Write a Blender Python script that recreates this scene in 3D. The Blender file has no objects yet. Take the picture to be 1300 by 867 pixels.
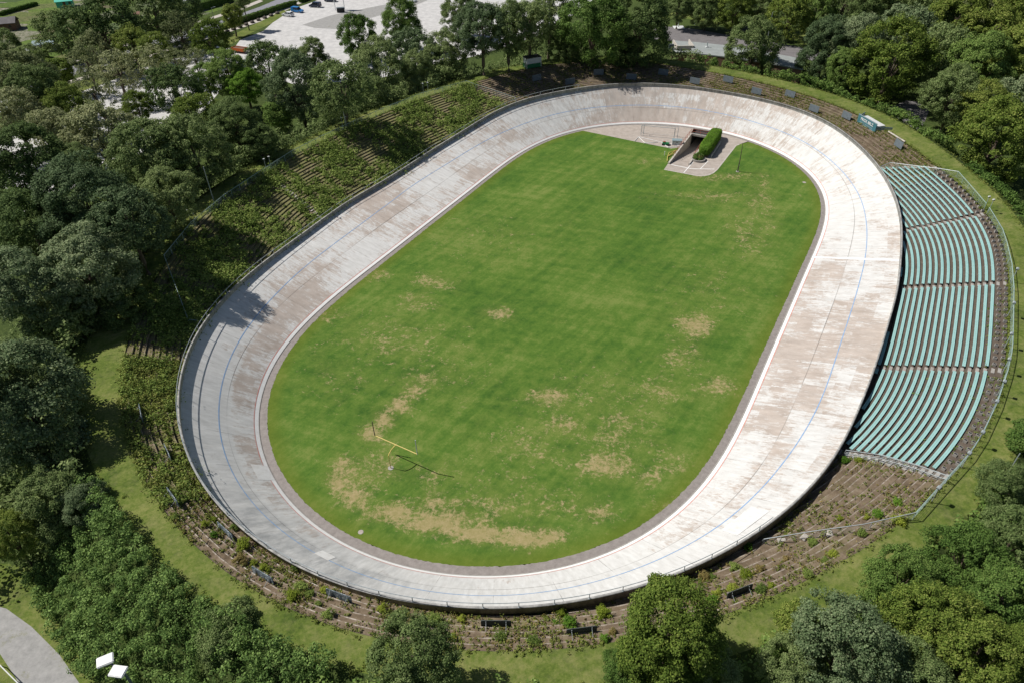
import bpy, bmesh, math, random
import numpy as np
from mathutils import Vector, Matrix, geometry
random.seed(7); rng = np.random.default_rng(7)
R = math.radians
scene = bpy.context.scene
col = scene.collection

# ------------------------------------------------------------------ camera
Q = [911.731352, 0.673711, -0.022352, 66.65099, 13.848304, 104.521753, 1.048384, -0.96648, -0.265884, 0.146124, 0.099242]
A = [0.44277, -0.24544, -0.00206, 0.03166]
RIMH, RIMO = 0.75, 0.144
DB = [8.74, 8.73, 8.64, 8.47, 8.08, 7.5, 6.83, 6.14, 5.47, 5.0, 4.79, 4.72, 4.64, 4.6, 4.67, 4.77, 4.9, 4.97, 5.02, 5.15, 5.4, 5.72, 6.11, 6.66, 7.35, 7.96, 8.45, 8.86, 9.2, 9.3, 9.1, 8.99, 8.83, 8.65, 8.33, 7.8, 7.09, 6.47, 5.97, 5.58, 5.3, 5.16, 5.12, 5.03, 4.92, 4.93, 5.13, 5.39, 5.57, 5.58, 5.54, 5.73, 6.15, 6.61, 7.16, 7.8, 8.34, 8.63, 8.7, 8.71]
WW = [13.88, 14.09, 13.95, 13.58, 13.14, 12.64, 12.01, 11.14, 10.5, 10.11, 10.08, 10.32, 10.17, 9.97, 9.75, 9.68, 9.86, 10.06, 10.18, 10.28, 10.33, 10.81, 11.67, 12.08, 12.12, 12.51, 13.08, 13.39, 13.39, 13.57, 13.7, 14.26, 14.16, 13.78, 13.29, 12.74, 12.14, 11.46, 10.87, 10.44, 10.01, 9.73, 9.59, 9.28, 9.02, 9.13, 9.06, 9.21, 9.44, 9.57, 9.69, 9.93, 10.46, 11.17, 11.91, 12.5, 12.9, 13.31, 13.63, 13.81]
OC = [13.848, 104.522]
OWt = [70.4335, -0.7939, 3.5543, -5.2869, 7.0123, -0.521, -1.115, 0.8759, -0.8607, 0.1559, 0.7191, -0.1264, 0.0852, 0.0247, -0.2623, 0.2241, -0.2992, 0.1966, 0.0819]
ZC = 7.5

f_, pit, rol, camh = Q[:4]
cp, sp = math.cos(pit), math.sin(pit)
fw = np.array([0, cp, -sp]); r0 = np.array([1., 0, 0]); u0 = np.cross(r0, fw)
cr, sr = math.cos(rol), math.sin(rol)
rt = cr * r0 + sr * u0; upv = -sr * r0 + cr * u0
cam_loc = np.array([0, 0, camh])

def at(px, py, z=0.0):
    """world point at height z seen at a place of the photograph (measured once, used as map coordinates)"""
    d = fw + rt * (px - 650) / f_ + upv * (433.5 - py) / f_
    t = (z - camh) / d[2]
    return cam_loc + t * d

def rng_m(p): return float(np.linalg.norm(np.asarray(p) - cam_loc))

cd = bpy.data.cameras.new('camera'); cam = bpy.data.objects.new('camera', cd); col.objects.link(cam)
cd.sensor_width = 36; cd.lens = f_ / 1300 * 36; cd.clip_end = 6000; cd.clip_start = 0.5
M = Matrix.Identity(4)
for i in range(3):
    M[i][0] = rt[i]; M[i][1] = upv[i]; M[i][2] = -fw[i]; M[i][3] = cam_loc[i]
cam.matrix_world = M
scene.camera = cam

# ------------------------------------------------------------------ light
world = bpy.data.worlds.new('World'); scene.world = world; world.use_nodes = True
nt = world.node_tree; nt.nodes.clear()
sky = nt.nodes.new('ShaderNodeTexSky'); sky.sky_type = 'NISHITA'; sky.sun_disc = False
sky.sun_elevation = R(50); sky.sun_rotation = R(287)
bg = nt.nodes.new('ShaderNodeBackground'); bg.inputs[1].default_value = 0.05
wo = nt.nodes.new('ShaderNodeOutputWorld')
nt.links.new(sky.outputs[0], bg.inputs[0]); nt.links.new(bg.outputs[0], wo.inputs[0])
sd = bpy.data.lights.new('sun', 'SUN'); sd.energy = 4.6; sd.angle = R(0.5); sd.color = (1.0, 0.965, 0.91)
sun = bpy.data.objects.new('sun', sd); col.objects.link(sun)
az = R(-16); el = R(50)
dv = Vector((math.cos(el) * math.cos(az), math.cos(el) * math.sin(az), -math.sin(el)))
sun.rotation_euler = dv.to_track_quat('-Z', 'Y').to_euler()
sun.location = (0, 100, 300)
scene.view_settings.view_transform = 'Standard'; scene.view_settings.look = 'None'
scene.view_settings.exposure = 0.15; scene.view_settings.gamma = 1.0
scene.view_settings.use_curve_mapping = False
scene.render.engine = 'CYCLES'
scene.render.resolution_x = 1024; scene.render.resolution_y = 682
try:
    scene.cycles.max_bounces = 5; scene.cycles.diffuse_bounces = 2; scene.cycles.transparent_max_bounces = 4
except Exception: pass

# ------------------------------------------------------------------ materials
class NB:
    """small node builder"""
    def __init__(s, name, rough=0.9, spec=0.3):
        s.m = bpy.data.materials.new(name); s.m.use_nodes = True; s.t = s.m.node_tree
        s.b = s.t.nodes['Principled BSDF']; s.b.inputs['Roughness'].default_value = rough
        s.b.inputs['Specular IOR Level'].default_value = spec
        s.tc = s.t.nodes.new('ShaderNodeTexCoord')
    def n(s, typ, **kw):
        nd = s.t.nodes.new(typ)
        for k, v in kw.items(): setattr(nd, k, v)
        return nd
    def L(s, a, b): s.t.links.new(a, b)
    def mapping(s, src, scale=(1, 1, 1), rot=(0, 0, 0), loc=(0, 0, 0)):
        m = s.n('ShaderNodeMapping'); m.inputs['Scale'].default_value = scale; m.inputs['Rotation'].default_value = rot; m.inputs['Location'].default_value = loc
        s.L(src, m.inputs['Vector']); return m.outputs[0]
    def noise(s, vec, scale, detail=5, rough=0.6, dist=0):
        nd = s.n('ShaderNodeTexNoise'); nd.inputs['Scale'].default_value = scale; nd.inputs['Detail'].default_value = detail
        nd.inputs['Roughness'].default_value = rough; nd.inputs['Distortion'].default_value = dist
        s.L(vec, nd.inputs['Vector']); return nd.outputs['Fac']
    def ramp(s, fac, stops):
        nd = s.n('ShaderNodeValToRGB'); e = nd.color_ramp.elements
        while len(e) < len(stops): e.new(0.5)
        for k, (p, c) in enumerate(stops):
            e[k].position = p; e[k].color = (*c, 1) if len(c) == 3 else c
        s.L(fac, nd.inputs[0]); return nd.outputs[0]
    def rampf(s, fac, a, b):
        nd = s.n('ShaderNodeMapRange'); nd.inputs[1].default_value = a; nd.inputs[2].default_value = b
        s.L(fac, nd.inputs[0]); return nd.outputs[0]
    def mix(s, fac, a, b):
        nd = s.n('ShaderNodeMix', data_type='RGBA')
        if isinstance(fac, float): nd.inputs[0].default_value = fac
        else: s.L(fac, nd.inputs[0])
        for v, i in ((a, 6), (b, 7)):
            if isinstance(v, tuple): nd.inputs[i].default_value = (*v, 1)
            else: s.L(v, nd.inputs[i])
        return nd.outputs[2]
    def math(s, op, a, b=None, c=None, clamp=False):
        nd = s.n('ShaderNodeMath', operation=op); nd.use_clamp = clamp
        for k, v in enumerate((a, b, c)):
            if v is None: continue
            if isinstance(v, (int, float)): nd.inputs[k].default_value = v
            else: s.L(v, nd.inputs[k])
        return nd.outputs[0]
    def attr(s, name):
        nd = s.n('ShaderNodeAttribute'); nd.attribute_name = name; return nd
    def bump(s, h, strength=0.3, dist=0.05):
        nd = s.n('ShaderNodeBump'); nd.inputs['Strength'].default_value = strength; nd.inputs['Distance'].default_value = dist
        s.L(h, nd.inputs['Height']); s.L(nd.outputs[0], s.b.inputs['Normal'])
    def color(s, c):
        if isinstance(c, tuple): s.b.inputs['Base Color'].default_value = (*c, 1)
        else: s.L(c, s.b.inputs['Base Color'])
        return s.m

def simple(name, c, rough=0.7, spec=0.3, var=0.15, scale=1.5, metal=0.0):
    b = NB(name, rough, spec); b.b.inputs['Metallic'].default_value = metal
    n = b.noise(b.tc.outputs['Object'], scale, 6)
    lo = tuple(x * (1 - var) for x in c); hi = tuple(min(1, x * (1 + var)) for x in c)
    return b.color(b.ramp(n, [(0.3, lo), (0.7, hi)]))

MAT = {}
def leafmat(name, c1, c2, c3, trans=0.32):
    trans = 0.32
    c1, c2, c3 = (tuple(x * 1.36 for x in c_) for c_ in (c1, c2, c3))
    b = NB(name, 0.75, 0.10)
    ob = b.n('ShaderNodeObjectInfo'); ge = b.n('ShaderNodeNewGeometry')
    n = b.noise(b.tc.outputs['Object'], 0.35, 3)
    f = b.math('ADD', b.math('MULTIPLY', ge.outputs['Random Per Island'], 0.62), b.math('MULTIPLY', n, 0.75))
    f = b.math('ADD', f, b.math('MULTIPLY_ADD', ob.outputs['Random'], 0.55, -0.40))
    c = b.ramp(f, [(0.15, c1), (0.55, c2), (0.95, c3)])
    b.color(c)
    tr = b.n('ShaderNodeBsdfTranslucent'); b.L(c, tr.inputs[0])
    mx = b.n('ShaderNodeMixShader'); mx.inputs[0].default_value = trans
    out = b.t.nodes['Material Output']
    b.L(b.b.outputs[0], mx.inputs[1]); b.L(tr.outputs[0], mx.inputs[2]); b.L(mx.outputs[0], out.inputs[0])
    MAT[name] = b.m
leafmat('leaf_dark', (0.050, 0.084, 0.025), (0.110, 0.155, 0.050), (0.215, 0.26, 0.105))
leafmat('leaf_spruce', (0.054, 0.088, 0.036), (0.120, 0.165, 0.078), (0.235, 0.275, 0.145))
leafmat('leaf_green', (0.046, 0.088, 0.018), (0.100, 0.165, 0.036), (0.19, 0.255, 0.07))
leafmat('leaf_yellow', (0.058, 0.094, 0.015), (0.130, 0.178, 0.032), (0.25, 0.275, 0.07))
leafmat('leaf_pale', (0.070, 0.092, 0.034), (0.155, 0.180, 0.078), (0.28, 0.29, 0.15))
leafmat('leaf_bright', (0.045, 0.10, 0.012), (0.10, 0.20, 0.022), (0.17, 0.28, 0.04), 0.15)
leafmat('leaf_lime', (0.10, 0.14, 0.015), (0.20, 0.25, 0.03), (0.32, 0.34, 0.06), 0.15)
leafmat('leaf_weed', (0.060, 0.095, 0.020), (0.14, 0.20, 0.042), (0.26, 0.31, 0.085), 0.12)
leafmat('leaf_weed3', (0.085, 0.125, 0.028), (0.18, 0.245, 0.055), (0.31, 0.36, 0.11), 0.12)
leafmat('leaf_weed2', (0.085, 0.11, 0.02), (0.17, 0.20, 0.045), (0.30, 0.30, 0.09), 0.12)
leafmat('leaf_rust', (0.11, 0.10, 0.03), (0.22, 0.18, 0.06), (0.30, 0.22, 0.10), 0.12)
leafmat('leaf_bramble', (0.065, 0.115, 0.030), (0.175, 0.26, 0.070), (0.34, 0.44, 0.17))
MAT['bark'] = simple('bark', (0.11, 0.085, 0.06), var=0.35, scale=6)
MAT['galv'] = simple('galvanised_steel', (0.42, 0.46, 0.47), 0.45, 0.5, metal=0.3)
MAT['greyteal'] = simple('grey_green_paint', (0.30, 0.40, 0.38), 0.5)
MAT['white'] = simple('white_paint', (0.75, 0.75, 0.73), 0.5, var=0.05)
MAT['pvc'] = simple('dull_white', (0.62, 0.63, 0.62), 0.6, var=0.08)
MAT['dark'] = simple('dark_rubber', (0.03, 0.03, 0.032), 0.6)
MAT['slate'] = simple('slate_board', (0.13, 0.155, 0.17), 0.6, var=0.2)
MAT['boardback'] = simple('weathered_board_back', (0.075, 0.085, 0.08), 0.8, var=0.4, scale=3)
MAT['yellow'] = simple('yellow_paint', (0.60, 0.47, 0.14), 0.5, var=0.1)
MAT['teal'] = simple('teal_board', (0.055, 0.17, 0.20), 0.6, var=0.15)
MAT['tealroof'] = simple('turquoise_sheet', (0.08, 0.48, 0.36), 0.5)
MAT['green'] = simple('green_paint', (0.02, 0.16, 0.06), 0.6)
MAT['conc'] = simple('grey_concrete', (0.34, 0.32, 0.29), 0.9, var=0.2, scale=2)
MAT['conc_light'] = simple('light_concrete', (0.46, 0.42, 0.37), 0.9, var=0.2, scale=2)
MAT['roof'] = simple('roofing_felt', (0.28, 0.30, 0.29), 0.9, var=0.12, scale=0.6)
MAT['brick'] = simple('brick', (0.22, 0.125, 0.09), 0.9, var=0.25, scale=5)
MAT['woodbrown'] = simple('brown_timber', (0.16, 0.09, 0.06), 0.8, var=0.3, scale=4)
MAT['redrail'] = simple('rust_red_rail', (0.36, 0.10, 0.07), 0.7)
MAT['orange'] = simple('orange_paint', (0.55, 0.13, 0.03), 0.6)
MAT['glass'] = simple('dark_glass', (0.02, 0.025, 0.03), 0.15, 0.6, var=0.05)
MAT['carwhite'] = simple('car_white', (0.72, 0.73, 0.74), 0.25, 0.5, var=0.02)
MAT['carblue'] = simple('car_blue', (0.02, 0.19, 0.48), 0.25, 0.5, var=0.02)
MAT['cardark'] = simple('car_navy', (0.025, 0.035, 0.07), 0.25, 0.5, var=0.02)
MAT['tunnel'] = simple('tunnel_dark', (0.04, 0.04, 0.04), 0.95)
MAT['slatblue'] = simple('grey_blue_slats', (0.22, 0.29, 0.31), 0.7, var=0.2, scale=4)
MAT['stone'] = simple('boulder', (0.10, 0.085, 0.075), 0.9, var=0.3)
MAT['steeldark'] = simple('weathered_pole', (0.10, 0.085, 0.06), 0.7)

def track_mat():
    b = NB('track_concrete', 0.85, 0.25)
    uv = b.n('ShaderNodeUVMap'); uv.uv_map = 'UVMap'
    sep = b.n('ShaderNodeSeparateXYZ'); b.L(uv.outputs[0], sep.inputs[0])
    u, v = sep.outputs[0], sep.outputs[1]
    vn = b.attr('vn').outputs['Fac']          # 0 at the inner edge, 1 at the rim
    # slabs: bays of 5.6 m along, three strips across, each with its own amount of worn white paint
    comb = b.n('ShaderNodeCombineXYZ')
    bay = b.math('FLOOR', b.math('DIVIDE', u, 5.55))
    strip = b.math('FLOOR', b.math('MULTIPLY', vn, 2.35))
    b.L(bay, comb.inputs[0]); b.L(strip, comb.inputs[1])
    wn = b.n('ShaderNodeTexWhiteNoise', noise_dimensions='2D'); b.L(comb.outputs[0], wn.inputs['Vector'])
    subbay = b.math('FLOOR', b.math('DIVIDE', u, 1.37)); substrip = b.math('FLOOR', b.math('MULTIPLY', vn, 7.0))
    comb2 = b.n('ShaderNodeCombineXYZ'); b.L(subbay, comb2.inputs[0]); b.L(substrip, comb2.inputs[1])
    wn2 = b.n('ShaderNodeTexWhiteNoise', noise_dimensions='2D'); b.L(comb2.outputs[0], wn2.inputs['Vector'])
    streak = b.noise(b.mapping(uv.outputs[0], (1.5, 0.22, 1)), 1.0, 8, 0.72, 0.25)
    fine = b.noise(b.mapping(uv.outputs[0], (3.2, 1.2, 1)), 1.0, 7, 0.78, 0.2)
    big = b.noise(b.mapping(uv.outputs[0], (0.045, 0.11, 1)), 1.0, 4, 0.55)
    paintv = b.math('MULTIPLY_ADD', streak, 0.85, b.math('MULTIPLY', fine, 0.85))
    paintv = b.math('MULTIPLY_ADD', big, 1.0, paintv)
    paintv = b.math('MULTIPLY_ADD', wn.outputs[0], 0.16, paintv)
    paintv = b.math('MULTIPLY_ADD', wn2.outputs[0], 0.13, paintv)
    pz = b.attr('paint').outputs['Fac']  # white cover, including the brightening painted into the dimly lit left bend
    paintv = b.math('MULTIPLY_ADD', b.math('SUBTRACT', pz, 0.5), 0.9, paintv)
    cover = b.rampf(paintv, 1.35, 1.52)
    bare = b.ramp(b.noise(b.mapping(uv.outputs[0], (0.9, 0.35, 1)), 1.0, 6), [(0.3, (0.385, 0.32, 0.27)), (0.7, (0.55, 0.475, 0.415))])
    white = b.ramp(b.noise(b.mapping(uv.outputs[0], (2.2, 0.5, 1)), 1.0, 6), [(0.3, (0.57, 0.555, 0.525)), (0.7, (0.73, 0.72, 0.695))])
    c = b.mix(cover, bare, white)
    # rain streaks and grime, strongest where the 'grime' attribute says so
    gr = b.attr('grime').outputs['Fac']
    gn = b.noise(b.mapping(uv.outputs[0], (0.8, 0.22, 1), loc=(7, 3, 0)), 1.0, 8, 0.75)
    g2 = b.math('MULTIPLY', b.rampf(gn, 0.36, 0.70), b.math('MULTIPLY_ADD', gr, 0.75, 0.10), clamp=True)
    g3 = b.math('MULTIPLY_ADD', gr, 0.22, g2, clamp=True)
    c = b.mix(g3, c, (0.27, 0.275, 0.275))
    sp = b.noise(b.mapping(uv.outputs[0], (0.33, 0.33, 1), loc=(3, 9, 0)), 1.0, 8, 0.75, 0.4)
    c = b.mix(b.math('MULTIPLY', b.rampf(sp, 0.60, 0.74), 0.5), c, (0.24, 0.20, 0.17))
    # joints: transverse every 5.55 m, one longitudinal
    fr = b.math('ABSOLUTE', b.math('SUBTRACT', b.math('FRACT', b.math('DIVIDE', u, 5.55)), 0.5))
    j1 = b.math('GREATER_THAN', fr, 0.4945)
    jn = b.rampf(b.noise(b.mapping(uv.outputs[0], (0.2, 0.5, 1), loc=(1, 5, 0)), 1.0, 3), 0.42, 0.6)
    c = b.mix(b.math('MULTIPLY', b.math('MULTIPLY', j1, jn), 0.55), c, (0.12, 0.10, 0.09))
    j2 = b.math('LESS_THAN', b.math('ABSOLUTE', b.math('SUBTRACT', vn, 0.425)), 0.0042)
    jn2 = b.rampf(b.noise(b.mapping(uv.outputs[0], (0.05, 0, 1), loc=(1, 5, 0)), 1.0, 3), 0.36, 0.6)
    c = b.mix(b.math('MULTIPLY', b.math('MULTIPLY', j2, jn2), 0.75), c, (0.10, 0.085, 0.075))
    b.bump(fine, 0.25, 0.01)
    return b.color(c)
MAT['track'] = track_mat()

def paint_mat(name, c, wear=0.25):
    b = NB(name, 0.7, 0.3)
    n = b.noise(b.tc.outputs['Object'], 1.3, 7, 0.75)
    return b.color(b.mix(b.math('MULTIPLY', b.rampf(n, 0.45, 0.68), wear), c, (0.5, 0.46, 0.42)))
MAT['line_white'] = paint_mat('line_white', (0.80, 0.79, 0.76), 0.25)
MAT['patch_white'] = paint_mat('patch_white', (0.71, 0.70, 0.675), 0.5)
MAT['line_red'] = paint_mat('line_red', (0.62, 0.24, 0.19), 0.7)
MAT['line_blue'] = paint_mat('line_blue', (0.20, 0.35, 0.58), 0.5)
MAT['line_finish'] = paint_mat('line_finish', (0.84, 0.84, 0.84), 0.1)

def lawn_mat():
    b = NB('lawn', 0.95, 0.1)
    o = b.tc.outputs['Object']
    n1 = b.noise(o, 0.06, 5, 0.6); n2 = b.noise(o, 0.6, 9, 0.82); n3 = b.noise(o, 2.6, 6, 0.85)
    mow = b.noise(b.mapping(b.mapping(o, rot=(0, 0, R(-52))), (0.04, 0.55, 1)), 1.0, 7, 0.75)
    mow2 = b.noise(b.mapping(b.mapping(o, rot=(0, 0, R(20))), (0.04, 0.5, 1)), 1.0, 5, 0.65)
    mow = b.math('MULTIPLY_ADD', mow2, 0.4, b.math('MULTIPLY', mow, 0.6))
    f = b.math('MULTIPLY_ADD', n1, 0.55, b.math('MULTIPLY', n2, 0.65))
    f = b.math('MULTIPLY_ADD', mow, 0.85, f); f = b.math('SUBTRACT', f, 0.15); f = b.math('MULTIPLY_ADD', b.math('SUBTRACT', n3, 0.1), 0.42, f)
    c = b.ramp(b.rampf(f, 0.78, 1.22), [(0.0, (0.028, 0.076, 0.013)), (0.35, (0.056, 0.122, 0.018)), (0.65, (0.090, 0.162, 0.025)), (1.0, (0.16, 0.21, 0.05))])
    dry = b.attr('dry').outputs['Fac']
    d1 = b.math('MULTIPLY_ADD', b.noise(o, 0.35, 10, 0.82, 0.4), 1.0, b.math('MULTIPLY', b.math('SUBTRACT', b.noise(o, 1.6, 8, 0.85), 0.5), 1.3))
    dd = b.rampf(b.math('MULTIPLY_ADD', dry, 0.46, d1), 0.70, 0.86)
    dryc = b.ramp(b.noise(o, 1.7, 6, 0.8), [(0.35, (0.30, 0.24, 0.11)), (0.65, (0.50, 0.365, 0.225))])
    c = b.mix(b.math('MULTIPLY', dd, 0.9), c, dryc)
    # thin, yellowed grass around
    d2 = b.rampf(b.math('MULTIPLY_ADD', dry, 0.45, b.noise(o, 0.30, 8, 0.8)), 0.50, 0.92)
    c = b.mix(b.math('MULTIPLY', d2, 0.42), c, (0.18, 0.185, 0.05))
    edge = b.attr('edge').outputs['Fac']
    c = b.mix(b.math('MULTIPLY', edge, 0.55), c, (0.12, 0.145, 0.018))
    b.bump(n3, 0.6, 0.06)
    return b.color(c)
MAT['lawn'] = lawn_mat()

def bankgrass_mat():
    b = NB('bank_grass', 0.95, 0.1)
    o = b.tc.outputs['Object']
    n1 = b.noise(o, 0.12, 6, 0.65); n3 = b.noise(o, 2.5, 6, 0.8)
    f = b.math('MULTIPLY_ADD', n3, 0.75, b.math('MULTIPLY_ADD', b.noise(b.mapping(b.mapping(o, rot=(0, 0, R(-30))), (0.25, 1.2, 1)), 1.0, 7, .8), 0.5, b.math('MULTIPLY', n1, 0.8)))
    f = b.math('MULTIPLY_ADD', b.math('SUBTRACT', b.noise(o, 0.9, 9, 0.85), 0.5), 0.7, f)
    c = b.ramp(b.rampf(f, 0.80, 1.22), [(0, (0.050, 0.082, 0.016)), (0.5, (0.108, 0.148, 0.028)), (1, (0.20, 0.212, 0.065))])
    w = b.rampf(b.noise(o, 0.5, 10, 0.85), 0.47, 0.68)
    c = b.mix(b.math('MULTIPLY', w, 0.42), c, (0.27, 0.23, 0.12))
    b.bump(n3, 0.6, 0.08)
    return b.color(c)
MAT['bankgrass'] = bankgrass_mat()

def forest_mat():
    b = NB('undergrowth', 0.95, 0.1)
    o = b.tc.outputs['Object']
    n1 = b.noise(o, 0.05, 5); n3 = b.noise(o, 1.2, 8, 0.8)
    c = b.ramp(n3, [(0.35, (0.02, 0.03, 0.01)), (0.5, (0.05, 0.075, 0.02)), (0.7, (0.10, 0.12, 0.035))])
    c = b.mix(b.rampf(n1, 0.45, 0.6), c, b.ramp(n3, [(0.3, (0.04, 0.065, 0.015)), (0.7, (0.085, 0.115, 0.03))]))
    return b.color(c)
MAT['forest'] = forest_mat()

def garden_mat():
    b = NB('garden_plots', 0.95, 0.1)
    o = b.tc.outputs['Object']
    vo = b.n('ShaderNodeTexVoronoi', feature='F1', distance='CHEBYCHEV'); vo.inputs['Scale'].default_value = 0.11
    b.L(b.mapping(o, (1, 1.6, 1), (0, 0, R(25))), vo.inputs['Vector'])
    wn = b.n('ShaderNodeTexWhiteNoise', noise_dimensions='3D'); b.L(vo.outputs['Position'], wn.inputs['Vector'])
    c = b.ramp(wn.outputs[0], [(0.0, (0.09, 0.15, 0.03)), (0.35, (0.14, 0.20, 0.04)), (0.6, (0.17, 0.13, 0.09)), (0.8, (0.06, 0.10, 0.03)), (0.95, (0.30, 0.27, 0.22))])
    n = b.noise(o, 0.9, 8, 0.8)
    c = b.mix(b.rampf(n, 0.45, 0.6), c, (0.05, 0.08, 0.02))
    return b.color(c)
MAT['garden'] = garden_mat()

def terrace_mat():
    b = NB('terrace_steps', 0.95, 0.15)
    o = b.tc.outputs['Object']
    n = b.noise(o, 0.9, 9, 0.75); n2 = b.noise(o, 0.18, 6, 0.7); n3 = b.noise(o, 4.0, 6, 0.8)
    c = b.ramp(n, [(0.3, (0.085, 0.062, 0.040)), (0.5, (0.165, 0.124, 0.083)), (0.72, (0.27, 0.215, 0.155))])
    moss = b.rampf(b.math('MULTIPLY_ADD', n3, 0.35, b.math('MULTIPLY_ADD', n2, 0.9, b.attr('weed').outputs['Fac'])), 0.86, 1.12)
    mc = b.ramp(n3, [(0.3, (0.09, 0.10, 0.03)), (0.7, (0.23, 0.23, 0.08))])
    c = b.mix(b.math('MULTIPLY', moss, 0.75), c, mc)
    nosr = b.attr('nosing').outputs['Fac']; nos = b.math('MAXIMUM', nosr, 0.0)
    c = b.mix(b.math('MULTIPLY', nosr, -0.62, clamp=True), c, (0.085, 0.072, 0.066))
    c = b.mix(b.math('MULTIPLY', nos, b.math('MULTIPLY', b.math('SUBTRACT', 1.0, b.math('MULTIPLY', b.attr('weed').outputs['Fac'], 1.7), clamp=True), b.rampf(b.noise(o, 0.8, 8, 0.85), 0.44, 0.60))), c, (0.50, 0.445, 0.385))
    b.bump(n, 0.5, 0.04)
    return b.color(c)
MAT['terrace'] = terrace_mat()

def ground_mat(name, c1, c2, scale=0.8, weeds=0.0, c3=(0.16, 0.16, 0.05)):
    b = NB(name, 0.95, 0.15)
    o = b.tc.outputs['Object']
    n = b.noise(o, scale, 9, 0.75)
    c = b.ramp(n, [(0.35, c1), (0.65, c2)])
    n2 = b.noise(o, 0.4, 9, 0.8)
    if weeds: c = b.mix(b.math('MULTIPLY', b.rampf(n2, 0.66 - weeds * 0.2, 0.72), 0.85), c, c3)
    return b.color(c)
MAT['apron'] = ground_mat('apron_asphalt', (0.21, 0.187, 0.172), (0.30, 0.27, 0.25), 1.5)
MAT['asphalt'] = ground_mat('asphalt', (0.15, 0.14, 0.14), (0.21, 0.195, 0.195), 0.6)
MAT['road'] = ground_mat('road_asphalt', (0.20, 0.20, 0.22), (0.27, 0.27, 0.29), 0.6)
MAT['gravel'] = ground_mat('gravel', (0.42, 0.41, 0.40), (0.60, 0.585, 0.565), 0.5)
MAT['gravelpath'] = ground_mat('gravel_path', (0.25, 0.245, 0.235), (0.36, 0.35, 0.335), 1.2, 0.5)
MAT['paving'] = ground_mat('paving', (0.33, 0.285, 0.245), (0.45, 0.395, 0.35), 0.9)
MAT['bench'] = None
def bench_mat():
    b = NB('bench_turquoise', 0.6, 0.3)
    ob = b.n('ShaderNodeObjectInfo'); o = b.tc.outputs['Object']
    n = b.noise(o, 0.5, 9, 0.8)
    c = b.ramp(n, [(0.3, (0.25, 0.45, 0.43)), (0.7, (0.36, 0.58, 0.55))])
    wv = b.rampf(b.math('ADD', b.noise(o, 0.32, 7, 0.8), b.math('MULTIPLY', ob.outputs['Random'], 0.06)), 0.655, 0.69)
    return b.color(b.mix(b.math('MULTIPLY', wv, 0.8), c, (0.25, 0.27, 0.22)))
MAT['bench'] = bench_mat()

# ------------------------------------------------------------------ object helpers
def mesh_np(name, V, F, mat=None, uv=None, smooth=False, attrs=None):
    V = np.asarray(V, dtype=np.float32).reshape(-1, 3); F = np.asarray(F, dtype=np.int32)
    me = bpy.data.meshes.new(name); k = F.shape[1]
    me.vertices.add(len(V)); me.vertices.foreach_set('co', V.ravel())
    me.loops.add(F.size); me.loops.foreach_set('vertex_index', F.ravel())
    me.polygons.add(len(F)); me.polygons.foreach_set('loop_start', np.arange(0, F.size, k, dtype=np.int32))
    try: me.polygons.foreach_set('loop_total', np.full(len(F), k, dtype=np.int32))
    except Exception: pass
    if uv is not None:
        ul = me.uv_layers.new(name='UVMap'); ul.data.foreach_set('uv', np.asarray(uv, dtype=np.float32)[F.ravel()].ravel())
    for an, av in (attrs or {}).items():
        at_ = me.attributes.new(an, 'FLOAT', 'POINT'); at_.data.foreach_set('value', np.asarray(av, dtype=np.float32))
    if smooth: me.polygons.foreach_set('use_smooth', np.ones(len(F), dtype=bool))
    me.update(); me.validate()
    if mat: me.materials.append(MAT[mat])
    return me

def link(name, me, parent=None, loc=None):
    o = bpy.data.objects.new(name, me); col.objects.link(o)
    if parent is not None: o.parent = parent
    if loc is not None: o.location = loc
    return o
def tag(o, label=None, cat=None, group=None, kind=None):
    if label: o['label'] = label
    if cat: o['category'] = cat
    if group: o['group'] = group
    if kind: o['kind'] = kind
    return o
def empty(name, loc, rz, label, cat, group=None):
    o = bpy.data.objects.new(name, None); col.objects.link(o)
    o.location = loc; o.rotation_euler = (0, 0, rz); o.empty_display_size = 0.2
    return tag(o, label, cat, group)
def children(o): return [c for c in bpy.data.objects if c.parent == o]
def copy_tree(o, parent=None):
    c = o.copy(); col.objects.link(c); c.parent = parent
    for ch in kids.get(o.name, []): copy_tree(ch, c)
    return c
kids = {}

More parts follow.
